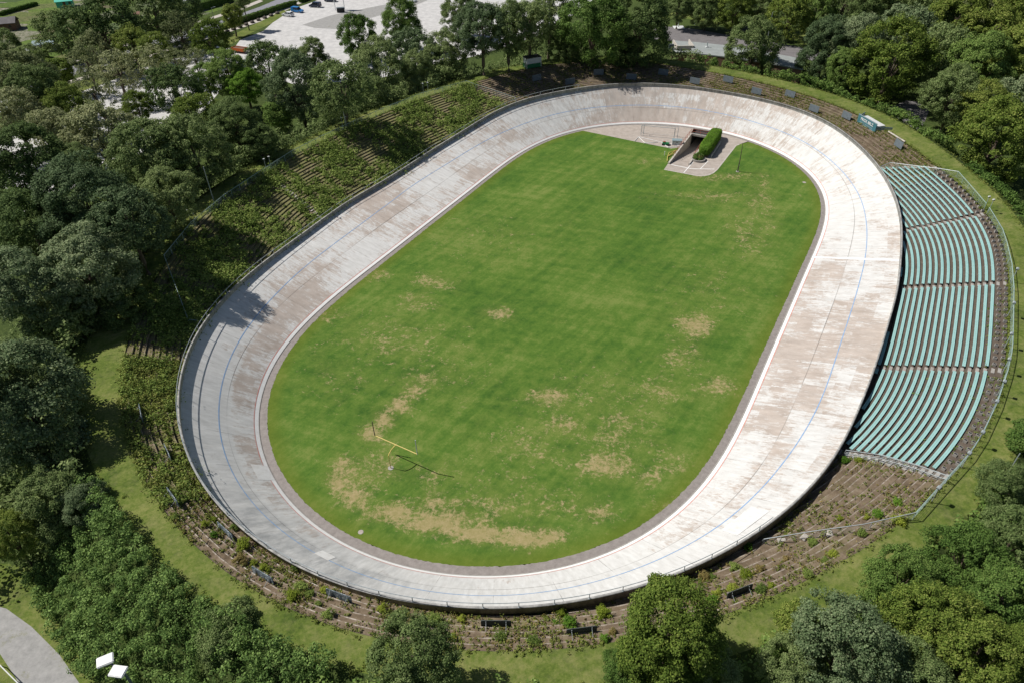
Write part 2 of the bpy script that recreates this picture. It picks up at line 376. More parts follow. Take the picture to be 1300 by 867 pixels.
class MB:
    """collects boxes, tubes and sheets and links them as one mesh"""
    def __init__(s): s.v = []; s.f = []
    def quad(s, a, b, c, d):
        n = len(s.v); s.v += [tuple(a), tuple(b), tuple(c), tuple(d)]; s.f.append((n, n + 1, n + 2, n + 3)); return s
    def box(s, x0, x1, y0, y1, z0, z1):
        n = len(s.v)
        s.v += [(x, y, z) for z in (z0, z1) for y in (y0, y1) for x in (x0, x1)]
        for q in ((0, 2, 3, 1), (4, 5, 7, 6), (0, 1, 5, 4), (2, 6, 7, 3), (0, 4, 6, 2), (1, 3, 7, 5)):
            s.f.append(tuple(n + i for i in q))
        return s
    def obox(s, c, ax, hx, ay, hy, hz):
        """oriented box: centre, unit axes in plan, half sizes"""
        n = len(s.v); c = Vector(c); ax = Vector(ax); ay = Vector(ay)
        for z in (-hz, hz):
            for y in (-hy, hy):
                for x in (-hx, hx): s.v.append(tuple(c + ax * x + ay * y + Vector((0, 0, z))))
        for q in ((0, 2, 3, 1), (4, 5, 7, 6), (0, 1, 5, 4), (2, 6, 7, 3), (0, 4, 6, 2), (1, 3, 7, 5)):
            s.f.append(tuple(n + i for i in q))
        return s
    def prism(s, prof, x0, x1):
        """profile in (y,z), swept along x"""
        n = len(s.v); k = len(prof)
        for x in (x0, x1): s.v += [(x, y, z) for y, z in prof]
        for i in range(k):
            j = (i + 1) % k; s.f.append((n + i, n + j, n + k + j, n + k + i))
        s.f.append(tuple(n + i for i in reversed(range(k)))); s.f.append(tuple(n + k + i for i in range(k)))
        return s
    def tube(s, pts, r, seg=6, r2=None):
        pts = [Vector(p) for p in pts]; rings = []
        for i, p in enumerate(pts):
            d = (pts[min(i + 1, len(pts) - 1)] - pts[max(i - 1, 0)]).normalized()
            a = d.cross(Vector((0, 0, 1)));
            if a.length < 0.05: a = d.cross(Vector((1, 0, 0)))
            a.normalize(); b = d.cross(a).normalized()
            rr = r if r2 is None else r + (r2 - r) * i / (len(pts) - 1)
            n = len(s.v)
            for k in range(seg):
                t = 2 * math.pi * k / seg; s.v.append(tuple(p + a * rr * math.cos(t) + b * rr * math.sin(t)))
            rings.append(n)
        for i in range(len(rings) - 1):
            for k in range(seg):
                k2 = (k + 1) % seg
                s.f.append((rings[i] + k, rings[i] + k2, rings[i + 1] + k2, rings[i + 1] + k))
        s.f.append(tuple(rings[0] + k for k in reversed(range(seg)))); s.f.append(tuple(rings[-1] + k for k in range(seg)))
        return s
    def me(s, name, mat, bevel=0):
        me = bpy.data.meshes.new(name); me.from_pydata(s.v, [], s.f); me.update()
        if bevel:
            bm = bmesh.new(); bm.from_mesh(me)
            bmesh.ops.bevel(bm, geom=list(bm.edges), offset=bevel, segments=2, affect='EDGES', clamp_overlap=True)
            bm.to_mesh(me); bm.free()
        me.materials.append(MAT[mat]); return me
    def build(s, name, mat, parent=None, bevel=0):
        o = link(name, s.me(name, mat, bevel), parent)
        if parent is not None: kids.setdefault(parent.name, []).append(o)
        return o

# ------------------------------------------------------------------ track geometry
NS = 1200
def th_curve():
    L = 333.0; s = (np.arange(NS) + .5) / NS; c = Q[7:]
    th = 2 * np.pi * s + sum(c[k] / (2 * (k + 1)) * np.sin(2 * np.pi * 2 * (k + 1) * s) for k in range(4))
    x = np.cumsum(np.cos(th)) * L / NS; y = np.cumsum(np.sin(th)) * L / NS
    x -= x.mean(); y -= y.mean(); cc, ss = math.cos(Q[6]), math.sin(Q[6])
    return s, np.stack([Q[4] + cc * x - ss * y, Q[5] + ss * x + cc * y], -1)
S_, C2 = th_curve()
T2 = np.roll(C2, -1, 0) - np.roll(C2, 1, 0); T2 /= np.linalg.norm(T2, axis=1)[:, None]
N2 = np.stack([T2[:, 1], -T2[:, 0]], -1)
TH = A[0] + A[1] * np.cos(4 * np.pi * S_) + A[2] * np.cos(8 * np.pi * S_) + A[3] * np.cos(12 * np.pi * S_)
def per(arr):
    arr = np.array(arr); n = len(arr); t = S_ * n - 0.5 / NS * n; v = np.zeros(NS)
    k = np.floor(t).astype(int); f = t - k
    p0, p1, p2, p3 = (arr[(k + j) % n] for j in (-1, 0, 1, 2))
    return 0.5 * ((2 * p1) + (-p0 + p2) * f + (2 * p0 - 5 * p1 + 4 * p2 - p3) * f ** 2 + (-p0 + 3 * p1 - 3 * p2 + p3) * f ** 3)
def smoothp(a, sig):
    k = np.fft.rfftfreq(len(a)) * len(a); return np.fft.irfft(np.fft.rfft(a) * np.exp(-0.5 * (k / sig) ** 2), len(a))
DBs = per(DB); WWs = smoothp(per(WW), 14)
def surf(i, d, lift=0.0):
    """point on the banked surface, d metres up the slope from the inner edge"""
    i = np.asarray(i) % NS; th = TH[i]
    # slight dish: flatter at the foot
    xy = C2[i] + N2[i] * (d * np.cos(th) - lift * np.sin(th))[:, None]
    return np.concatenate([xy, (d * np.sin(th) + lift * np.cos(th))[:, None]], 1)
IDX = np.arange(NS)
U = IDX * (333.0 / NS)

def ring_mesh(name, rows, mat, uvs=None, attrs=None, smooth=True, parent=None, kind='structure', i0=0, n=NS, closed=True):
    V = np.concatenate(rows); m = len(rows[0]); F = []
    for r_ in range(len(rows) - 1):
        a = np.arange(m if closed else m - 1); b = (a + 1) % m
        F.append(np.stack([r_ * m + a, r_ * m + b, (r_ + 1) * m + b, (r_ + 1) * m + a], 1)[:, ::-1])
    F = np.concatenate(F)
    me = mesh_np(name, V, F, mat, uv=uvs, smooth=smooth, attrs=attrs)
    o = link(name, me, parent)
    if kind: tag(o, kind=kind)
    return o

K = 14
rows = []; uv = []; vn = []; grime = []; paint = []
for k in range(K + 1):
    fr = k / K; d = WWs * fr
    rows.append(surf(IDX, d, 0)); uv.append(np.stack([U, d], 1)); vn.append(np.full(NS, fr))
    # grime: lower left bend; paint: brighter at the bottom and top right, barer at the far bend
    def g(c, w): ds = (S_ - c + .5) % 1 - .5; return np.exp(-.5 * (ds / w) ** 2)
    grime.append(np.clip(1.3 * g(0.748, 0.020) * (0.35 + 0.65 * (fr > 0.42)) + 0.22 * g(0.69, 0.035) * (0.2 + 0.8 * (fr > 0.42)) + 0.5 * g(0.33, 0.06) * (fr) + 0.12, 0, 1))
    pp = 0.525 + 0.17 * g(0.84, 0.05) + 0.12 * g(0.13, 0.045) - 0.19 * g(0.97, 0.05) - 0.25 * g(0.27, 0.045) - 0.16 * g(0.62, 0.05) * (fr < .45) + 0.12 * g(0.72, 0.05) + 0.42 * g(0.70, 0.055) * (fr > .42) - 0.07 * g(0.52, 0.1)  # outer left bend: own pale concrete, whitened further to make up for weak sun
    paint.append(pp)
# seam duplicated so that the UVs do not wrap
def close_rows(rows): return [np.concatenate([r_, r_[:1]]) for r_ in rows]
rowsc = close_rows(rows)
uvc = [np.concatenate([a_, np.array([[333.0, a_[0, 1]]])]) for k, a_ in enumerate(uv)]
at_c = lambda lst: np.concatenate([np.concatenate([a_, a_[:1]]) for a_ in lst])
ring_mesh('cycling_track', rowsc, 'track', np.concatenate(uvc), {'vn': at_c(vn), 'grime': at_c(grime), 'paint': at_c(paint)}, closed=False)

def strip(name, mat, d0, d1, i0=0, i1=NS, lift=0.012, sub=1):
    ii = np.arange(i0, i1 + 1); full = (i1 - i0) >= NS
    a = d0 if np.ndim(d0) else np.full(NS, d0); b = d1 if np.ndim(d1) else np.full(NS, d1)
    rows = [surf(ii, (a + (b - a) * t)[ii % NS], lift) for t in np.linspace(0, 1, sub + 1)]
    return ring_mesh(name, rows, mat, closed=False)
strip('white_band', 'line_white', 0.0, 0.55)
strip('red_line', 'line_red', 0.60, 0.70)
strip('blue_line', 'line_blue', DBs - 0.065, DBs + 0.065)
# finish line across the home straight, foot at (1029,327)
pf = at(1029, 327)[:2]; fi = int(np.argmin(np.linalg.norm(C2 - pf, axis=1)))
pe = at(1138, 331.5, 3.2)[:2]
def cross_patch(name, mat, i0f, i1f, v0, v1, lift=0.016, n=12):
    rows = []
    for t in np.linspace(0, 1, n + 1):
        vv = v0 + (v1 - v0) * t
        a = np.array([i0f, i1f]); ii = np.floor(a).astype(int); ff = a - ii
        p = surf(ii, WWs[ii % NS] * vv, lift) * (1 - ff)[:, None] + surf(ii + 1, WWs[(ii + 1) % NS] * vv, lift) * ff[:, None]
        rows.append(p)
    V = np.concatenate(rows); F = [(2 * k, 2 * k + 1, 2 * k + 3, 2 * k + 2) for k in range(n)]
    o = link(name, mesh_np(name, V, F, mat)); tag(o, kind='structure'); return o
cross_patch('finish_line', 'line_finish', fi - 0.9, fi + 0.9, 0.0, 0.995)
def near_i(px, py, d):
    z = 0
    for _ in range(8):
        p = at(px, py, z)[:2]; i = int(np.argmin(np.linalg.norm(C2 - p, axis=1))); z = d * math.sin(TH[i])
    return i
def patch_px(name, px, py, di, v0, v1, m='patch_white'):
    i = near_i(px, py, (v0 + v1) / 2 * 10)
    cross_patch(name, m, i - di, i + di, v0, v1, 0.02, 6)
patch_px('repainted_patch', 334, 599, 5.0, 0.0, 0.24, 'patch_white')
patch_px('repainted_patch', 413, 702.5, 3.0, 0.41, 0.56, 'patch_white')
patch_px('repainted_patch', 944, 662, 8, 0.66, 0.86, 'patch_white')

# apron between the lawn and the track
AP = 0.90 + 0.22 * np.cos(2 * np.pi * (S_ - 0.78)) + 0.035 * rng.standard_normal(NS)
z0 = np.zeros((NS, 1))
apr = [np.concatenate([C2 - N2 * AP[:, None], z0 + 0.012], 1), np.concatenate([C2 - N2 * 0.03, z0 + 0.012], 1)]
ring_mesh('track_apron', apr, 'apron')
kerb = [np.concatenate([C2 - N2 * 0.05, z0 + 0.0], 1), np.concatenate([C2 - N2 * 0.05, z0 + 0.07], 1), np.concatenate([C2 + N2 * 0.04, z0 + 0.075], 1)]
ring_mesh('inner_kerb', kerb, 'conc', smooth=False)

# parapet wall round the rim
edge = surf(IDX, WWs, 0)
def off(p, o, z): return np.concatenate([p[:, :2] + N2 * o, p[:, 2:] + z], 1)
par = [off(edge, 0.0, -0.05), off(edge, -0.02, RIMH - 0.06), off(edge, -0.05, RIMH - 0.05), off(edge, -0.05, RIMH), off(edge, 0.19, RIMH), off(edge, 0.19, RIMH - 0.09), off(edge, 0.15, RIMH - 0.09), off(edge, 0.15, -3.2)]
def parapet_mat():
    b = NB('parapet_concrete', 0.9, 0.2); o = b.tc.outputs['Object']
    n = b.noise(b.mapping(o, (1, 1, 0.25)), 1.4, 8, 0.75)
    c = b.ramp(n, [(0.3, (0.15, 0.15, 0.145)), (0.5, (0.30, 0.295, 0.28)), (0.72, (0.50, 0.485, 0.45))])
    return b.color(c)
MAT['parapet'] = parapet_mat()
pw = ring_mesh('parapet_wall', par, 'parapet', smooth=False, kind=None)
tag(pw, 'low grey concrete parapet wall running round the upper rim of the cycling track', 'wall')
RIM = off(edge, 0.15, RIMH); RIMXY = RIM[:, :2]; RIMZ = RIM[:, 2]

# ------------------------------------------------------------------ terraces and embankment
NU = 1440
PH = np.arange(NU) / NU * 2 * np.pi
RO = OWt[0] + sum(OWt[1 + 2 * k] * np.cos((k + 1) * PH) + OWt[2 + 2 * k] * np.sin((k + 1) * PH) for k in range(9))
O2 = np.array(OC) + RO[:, None] * np.stack([np.cos(PH), np.sin(PH)], 1)
OT = np.roll(O2, -1, 0) - np.roll(O2, 1, 0); OT /= np.linalg.norm(OT, axis=1)[:, None]
ON = np.stack([OT[:, 1], -OT[:, 0]], -1)
def smoothu(a, sig): k = np.fft.rfftfreq(len(a)) * len(a); return np.fft.irfft(np.fft.rfft(a) * np.exp(-0.5 * (k / sig) ** 2), len(a))
def inside_rim(P):
    d = P[:, None] - RIMXY[None]; i = (d ** 2).sum(-1).argmin(1)
    return ((P - RIMXY[i]) * N2[i]).sum(1) < 0, i
DM = np.zeros(NU); ZI = np.zeros(NU)
for tt in np.arange(0, 32, 0.12):
    ins, ii = inside_rim(O2 - ON * tt); new = ins & (DM == 0); DM[new] = tt; ZI[new] = RIMZ[ii[new]]
DM[DM == 0] = 30
DM = smoothu(DM, 60); ZI = smoothu(ZI, 40)
SL = smoothu(np.clip((ZC - (ZI - 1.65)) / DM, 0.12, 0.5), 25)
STEP = 0.755
def terr_z(u, d): return ZC - SL[u] * d
V = []; F = []; nos = []; weed = []
weedu = np.zeros(NU)
def ang_of(px, py, z=ZC):
    p = at(px, py, z)[:2]; return int(np.argmin(np.linalg.norm(O2 - p, axis=1)))
ua, ub = ang_of(165, 432), ang_of(600, 104)      # overgrown left side
nv = 0
uu = np.arange(NU); un = (uu + 1) % NU
def urange(a, b):  # mask of u from b up to a going counter-clockwise
    if a <= b: return (uu >= a) & (uu <= b)
    return (uu >= a) | (uu <= b)
left_mask = urange(ub, ua); weedu[left_mask] = 0.45
bl = urange(ang_of(165, 432), ang_of(203, 647)); weedu[bl] = 0.38
weedu = np.maximum(smoothu(weedu, 60), 0)
sg1, sg2 = ang_of(1206, 608), ang_of(1218, 218)
stand = urange(sg1, sg2)
top_m = urange(sg2, ub); weedu[top_m] = 0.22
weedu[urange(ang_of(480,808), sg1)] = 0.20
weedu[stand] = 0.0
def wob(k):
    g_ = np.random.default_rng(900 + k); w_ = smoothu(g_.standard_normal(NU), 90) * 1.2 + smoothu(g_.standard_normal(NU), 20) * 2.5
    return np.clip(w_, -1.6, 1.6) * np.where(stand, 0.0, 1.0) * (k > 0)
for k in range(44):
    d0 = np.minimum(np.maximum(k * STEP + 0.06 * wob(k), 0), DM + 0.45); d1 = np.minimum((k + 1) * STEP + 0.06 * wob(k + 1), DM + 0.45)
    z = ZC - SL * STEP * (k + 0.5)
    if not (d1 - d0 > 0.01).any(): break
    zn = ZC - SL * STEP * (k + 1.5)
    p = []
    def add(dd, zz, ns):
        global nv
        V.append(np.concatenate([O2 - ON * dd[:, None], zz[:, None]], 1)); nos.append(np.where(stand, -1.0, ns)); weed.append(weedu); nv += NU; return nv - NU
    e = np.maximum(d1 - 0.11, d0)
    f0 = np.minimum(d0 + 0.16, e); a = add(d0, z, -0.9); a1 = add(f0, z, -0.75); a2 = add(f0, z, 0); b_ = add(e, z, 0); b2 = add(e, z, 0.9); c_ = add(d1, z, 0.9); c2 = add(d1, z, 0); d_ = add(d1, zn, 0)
    ok = (d1 - d0 > 0.01) | ((d1 - d0)[un] > 0.01)
    sel = uu[ok]; sn = un[ok]
    for (r1, r2) in ((a, a1), (a2, b_), (b2, c_), (c2, d_)):
        F.append(np.stack([r1 + sel, r2 + sel, r2 + sn, r1 + sn], 1))
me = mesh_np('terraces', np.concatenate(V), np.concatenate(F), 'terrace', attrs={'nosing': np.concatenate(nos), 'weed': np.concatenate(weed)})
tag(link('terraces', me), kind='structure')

# embankment: crest path, outer slope
CW = np.full(NU, 5.2)
cw_knots = [(165, 440, 5.5), (203, 647, 3.3), (330, 752, 2.9), (480, 808, 3.2), (780, 815, 3.6), (1020, 736, 3.5), (1206, 608, 3.6), (1282, 357, 3.8), (1163, 188, 5.2), (1127, 167, 5.4), (929, 97, 4.6), (655, 91, 3.5), (365, 198, 3.6), (215, 325, 4.0)]
kn = sorted((ang_of(x, y), w) for x, y, w in cw_knots)
CW = np.interp(uu, [k_[0] - NU for k_ in kn[-1:]] + [k_[0] for k_ in kn] + [kn[0][0] + NU], [kn[-1][1]] + [k_[1] for k_ in kn] + [kn[0][1]])
CW = smoothu(CW, 40)
SW = 9.5
def outer_z(d, cw):
    t = np.clip((d - cw) / SW, 0, 1); t = t * t * (3 - 2 * t); return ZC * (1 - t)
rows = [np.concatenate([O2, np.full((NU, 1), ZC)], 1)]
offs = [0.5, 1.0] 
for fcw in (0.33, 0.66, 1.0): rows.append(np.concatenate([O2 + ON * (CW * fcw)[:, None], np.full((NU, 1), ZC)], 1))
ring_mesh('crest_grass', rows, 'bankgrass')
rows = [rows[-1]]
for t in (0.15, 0.3, 0.45, 0.6, 0.8, 1.0, 1.3): 
    d = CW + SW * t; rows.append(np.concatenate([O2 + ON * d[:, None], outer_z(d, CW)[:, None] - (0.0 if t < 1.2 else 0.02)], 1))
rows.append(np.concatenate([O2 + ON * (CW + 40)[:, None], np.full((NU, 1), -0.02)], 1))
far_ring = np.array(OC) + np.stack([np.cos(PH), np.sin(PH)], 1) * 300.0
rows.append(np.concatenate([far_ring, np.full((NU, 1), -0.02)], 1))
rows.append(np.concatenate([np.array(OC) + np.stack([np.cos(PH), np.sin(PH)], 1) * 3500.0, np.full((NU, 1), -0.02)], 1))
ring_mesh('ground', rows, 'forest')

def ground_z(x, y):
    p = np.array([x, y]); i = int(((O2 - p) ** 2).sum(1).argmin()); d = float((p - O2[i]) @ ON[i])
    if d >= 0: return float(outer_z(np.array(d), CW[i])) if d > CW[i] else ZC
    j = int(((RIMXY - p) ** 2).sum(1).argmin())
    if (p - RIMXY[j]) @ N2[j] < 0: return 0.0
    k = math.floor(-d / STEP); return ZC - SL[i] * STEP * (k + 0.5)
def on_ground(px, py, zg=6.0, add=0.0):
    z = zg
    for _ in range(14):
        p = at(px, py, z + add); z = 0.5 * z + 0.5 * ground_z(p[0], p[1])
    p = at(px, py, z + add); return np.array([p[0], p[1], ground_z(p[0], p[1])])
def tangent_at(p):
    i = int(((O2 - np.array(p[:2])) ** 2).sum(1).argmin()); return math.atan2(OT[i][1], OT[i][0]), i

# ------------------------------------------------------------------ infield
def cdt(name, outline, mat, z, step=None, attrs=None, kind='structure'):
    outline = [tuple(p[:2]) for p in outline]; n = len(outline)
    pts = [Vector(p) for p in outline]; edges = [(i, (i + 1) % n) for i in range(n)]
    if step:
        a = np.array(outline); x0, y0 = a.min(0); x1, y1 = a.max(0)
        gx, gy = np.meshgrid(np.arange(x0, x1, step), np.arange(y0, y1, step)); G = np.stack([gx.ravel(), gy.ravel()], 1)
        G += rng.uniform(-.2, .2, G.shape) * step
        ins = np.zeros(len(G), bool); b = np.roll(a, -1, 0)
        for (xa, ya), (xb, yb) in zip(a, b):
            c = ((ya > G[:, 1]) != (yb > G[:, 1])); 
            if ya != yb: ins ^= c & (G[:, 0] < (xb - xa) * (G[:, 1] - ya) / (yb - ya) + xa)
        G = G[ins]
        dmin = np.full(len(G), 1e9)
        for k in range(0, n, 3): dmin = np.minimum(dmin, ((G - a[k]) ** 2).sum(1))
        G = G[dmin > (0.4 * step) ** 2]
        pts += [Vector(g_) for g_ in G]
    v, e, f, *_ = geometry.delaunay_2d_cdt(pts, edges, [tuple(range(n))], 1, 1e-5)
    V = np.array([(p.x, p.y, z) for p in v]); F = np.array([t for t in f if len(t) == 3])
    # upward facing
    a_, b_, c_ = V[F[:, 0]], V[F[:, 1]], V[F[:, 2]]
    cr_ = (b_[:, 0] - a_[:, 0]) * (c_[:, 1] - a_[:, 1]) - (b_[:, 1] - a_[:, 1]) * (c_[:, 0] - a_[:, 0])
    F[cr_ < 0] = F[cr_ < 0][:, ::-1]
    me = mesh_np(name, V, F, mat, attrs={k: fn(V) for k, fn in (attrs or {}).items()})
    return tag(link(name, me), kind=kind)

LE = C2 - N2 * (AP + 0.0)[:, None]            # lawn edge
def li(px, py): p = at(px, py)[:2]; return int(np.argmin(np.linalg.norm(LE - p, axis=1)))
i_right, i_left = li(943.8, 183.4), li(743, 167.4)   # ccw: right one comes first
RD = np.array([0.463, 0.886]); RN = np.array([0.886, -0.463]); R0 = np.array([34.4, 142.74])
def rp(a, c): return R0 + RD * a + RN * c          # ramp coordinates: along, across
wallpt = rp(9.3, -0.35)
front = [at(*p)[:2] for p in ((884.6, 223.7), (892, 224), (899.7, 222.7), (905.5, 220), (910.4, 215.7), (934.1, 185.5), (938.5, 183.8))]
cornerL = at(843, 215.7)[:2]
idx_l = np.arange(i_left, i_right + NS + 1) % NS
outline = [LE[i] for i in idx_l][::2] + front[::-1] + [cornerL, rp(0, -0.35), wallpt, at(852, 189)[:2], at(804.6, 179.8)[:2]]
dry_px = [(470,550,13,10,1.0),(488,532,12,10,1.05),(506,514,12,10,1.0),(524,497,12,10,.95),(540,482,12,9,.8),(432,592,9,16,.95),(430,612,12,14,1.0),(450,632,18,13,1.0),(450,600,22,18,.75),(480,590,26,26,.6),(500,650,32,11,1.15),(555,664,34,11,1.2),(610,678,38,9,1.25),(660,684,34,9,1.25),(695,681,18,9,1.3),(560,640,40,12,.75),(600,660,40,9,.75),
          (548,358,22,9,.7),(634,398,18,7,.7),(530,385,22,12,.6),(500,430,70,30,.45),(415,400,25,8,.6),(478,350,18,7,.6),(700,505,24,11,.9),(715,540,25,12,.75),(770,590,34,16,.85),(880,412,20,13,1.0),(865,450,22,20,.6),(790,540,40,22,.55),(835,500,28,20,.65),
          (910,490,24,16,.65),(955,310,24,18,.5),(940,290,20,22,.45),(905,250,60,7,.55),(975,270,12,30,.5),(860,640,30,10,.5),(820,610,16,10,.75),(760,650,24,12,.7),(640,630,50,30,.5),(670,560,50,26,.45),(770,500,70,30,.4),(560,600,40,20,.45),
          (925,225,50,5,.6),(968,245,8,20,.6),(955,262,9,18,.5),(820,205,16,4,.5),(610,300,80,25,.3),(900,370,60,40,.3),(430,480,40,30,.35),(550,470,60,40,.35),(700,640,60,20,.5),(780,560,50,20,.5),(850,590,24,18,.6),(690,580,30,14,.5)]
def dryf(V):
    out = np.zeros(len(V))
    # each worn area is an ellipse on the ground: centre and two half axes in metres
    for x, y, a, b, s in dry_px:
        c = at(x, y)[:2]; A_ = np.stack([at(x + a, y)[:2] - c, at(x, y + b)[:2] - c], 1)
        q = (V[:, :2] - c) @ np.linalg.inv(A_).T
        out = np.maximum(out, s * np.exp(-0.5 * (q ** 2).sum(1)) * 0.85)
    return out
def edgef(V):
    d = np.full(len(V), 1e9)
    for k in range(0, NS, 4): d = np.minimum(d, ((V[:, :2] - LE[k]) ** 2).sum(1))
    return np.clip(1.3 - np.sqrt(d) / 1.7, 0, 1)
cdt('infield_lawn', outline, 'lawn', 0.006, 1.1, {'dry': dryf, 'edge': edgef})

RLEN, RWID, RDEP = 17.2, 3.7, 2.7
# paving left of the underpass wall
idx_p = np.arange(i_right, i_left + 1)
LEp = np.array([LE[i] for i in idx_p])
ac = (LEp - R0) @ RN; al = (LEp - R0) @ RD
# outer edge of the paving: the apron line
seg_left = [tuple(LEp[k]) for k in range(len(LEp)) if ac[k] < -0.4]
seg_right = [tuple(LEp[k]) for k in range(len(LEp)) if ac[k] > RWID + 0.4]
pl = seg_left + [tuple(at(804.6, 179.8)[:2]), tuple(at(852, 189)[:2]), tuple(wallpt), tuple(rp(RLEN, -0.35))]
cdt('wooden_deck', pl, 'paving', 0.010)
prr = [tuple(rp(0, 0)), tuple(rp(0, -0.35)), tuple(cornerL)] + [tuple(p) for p in front] + seg_right + [tuple(rp(RLEN, RWID + 0.3)), tuple(rp(0.0, RWID + 0.3))]
cdt('underpass_forecourt', prr, 'paving', 0.010)
# ramp floor, walls and portal
mb = MB(); P3 = lambda a, c, z: (*rp(a, c), z)
mb.quad(P3(0, 0, 0.010), P3(0, RWID + .3, 0.010), P3(RLEN, RWID + .3, -RDEP), P3(RLEN, 0, -RDEP))
mb.quad(P3(RLEN, 0, -RDEP), P3(RLEN, RWID + .3, -RDEP), P3(RLEN + 14, RWID + .3, -RDEP), P3(RLEN + 14, 0, -RDEP))
tag(mb.build('ramp_floor', 'paving'), kind='structure')
uw = empty('underpass', P3(RLEN / 2, RWID / 2, 0), 0, 'concrete pedestrian underpass with sloping side walls leading down beneath the track', 'underpass')
inv = Matrix.Translation(uw.location).inverted()
def wall_poly(name, mat, c0, c1, z_top, a0, a1):
    m = MB(); zz = lambda a: -RDEP * min(a / RLEN, 1) - 0.3
    for (c, flip) in ((c0, 0), (c1, 1)):
        n = len(m.v); m.v += [P3(a0, c, z_top), P3(a1, c, z_top), P3(a1, c, zz(a1)), P3(a0, c, zz(a0))]; m.f.append((n, n + 1, n + 2, n + 3))
    m.f += [(0, 1, 5, 4), (1, 2, 6, 5), (2, 3, 7, 6), (3, 0, 4, 7)]
    m.v = [tuple(inv @ Vector(v)) for v in m.v]
    return m.build(name, mat, uw)
wall_poly('side_wall', 'conc_light', -0.35, 0.0, 0.32, 0, RLEN)
wall_poly('side_wall', 'conc_light', RWID, RWID + 0.3, 0.30, 1.5, RLEN)
m = MB(); c_ = inv @ Vector(P3(RLEN + 0.3, RWID / 2, 0.0)); m.obox(c_, (*RN, 0), RWID / 2 + 0.3, (*RD, 0), 0.3, 0.22); m.build('portal_beam', 'conc', uw)
m = MB()
for (a, b) in ((-0.02, 0.0), (RWID, RWID + 0.02)):
    m.quad(*[inv @ Vector(q) for q in (P3(RLEN, a, 0.0), P3(RLEN + 14, a, 0.0), P3(RLEN + 14, a, -RDEP), P3(RLEN, a, -RDEP))])
m.quad(*[inv @ Vector(q) for q in (P3(RLEN + .55, 0, -0.25), P3(RLEN + .55, RWID, -0.25), P3(RLEN + 14, RWID, -0.25), P3(RLEN + 14, 0, -0.25))])
m.quad(*[inv @ Vector(q) for q in (P3(RLEN + 14, 0, -0.25), P3(RLEN + 14, RWID, -0.25), P3(RLEN + 14, RWID, -RDEP), P3(RLEN + 14, 0, -RDEP))])
m.build('tunnel_lining', 'tunnel', uw)
# railings of the underpass
def railing(name, pts, h, label, mat='redrail', spacing=1.6, rails=(1.0, 0.5), cat='railing', group=None, r=0.035):
    pts = [Vector(p) for p in pts]; base = pts[0].copy()
    o = empty(name, base, 0, label, cat, group)
    for q in rails: MB().tube([p - base + Vector((0, 0, h * q)) for p in pts], r, 5).build('rail', mat, o)
    tot = 0; segs = []
    for a, b in zip(pts[:-1], pts[1:]): segs.append((tot, a, b)); tot += (b - a).length
    n = max(1, int(round(tot / spacing)))
    for k in range(n + 1):
        s = tot * k / n
        for (s0, a, b) in reversed(segs):
            if s >= s0 - 1e-6: p = a.lerp(b, min(1, (s - s0) / max(1e-6, (b - a).length))); break
        MB().tube([p - base + Vector((0, 0, -0.05)), p - base + Vector((0, 0, h))], r, 5).build('post', mat, o)
    return o
railing('underpass_railing', [P3(3.5, -0.2, 0.3), P3(RLEN, -0.2, 0.3)], 1.0, 'rust red handrail on the left side wall of the underpass ramp')
railing('underpass_railing', [P3(RLEN + .3, 0, 0.22), P3(RLEN + .3, RWID, 0.22)], 1.0, 'rust red railing across the top of the underpass mouth')
railing('underpass_railing', [P3(4.6, RWID + .1, 0.3), P3(11, RWID + .1, 0.3)], 1.0, 'rust red railing between the ramp and the clipped hedge')

# ------------------------------------------------------------------ foliage
def leaf_mesh(name, C, Nn, size, mat, aspect=0.75):
    """one kite-shaped folded leaf face per centre"""
    n = len(C); Nn = Nn / (np.linalg.norm(Nn, axis=1)[:, None] + 1e-9)
    a = np.cross(Nn, rng.standard_normal((n, 3))); a /= np.linalg.norm(a, axis=1)[:, None] + 1e-9
    b = np.cross(Nn, a); s = (np.asarray(size) * np.ones(n))[:, None] * 0.5
    V = np.stack([C - a * s, C - b * s * aspect + a * s * 0.15, C + a * s, C + b * s * aspect + a * s * 0.15], 1)
    F = np.arange(4 * n).reshape(n, 4)
    return mesh_np(name, V.reshape(-1, 3), F, mat)

def dirs(n, up=0.0):
    d = rng.standard_normal((n, 3)); d /= np.linalg.norm(d, axis=1)[:, None]
    d[:, 2] += up; d /= np.linalg.norm(d, axis=1)[:, None]; return d

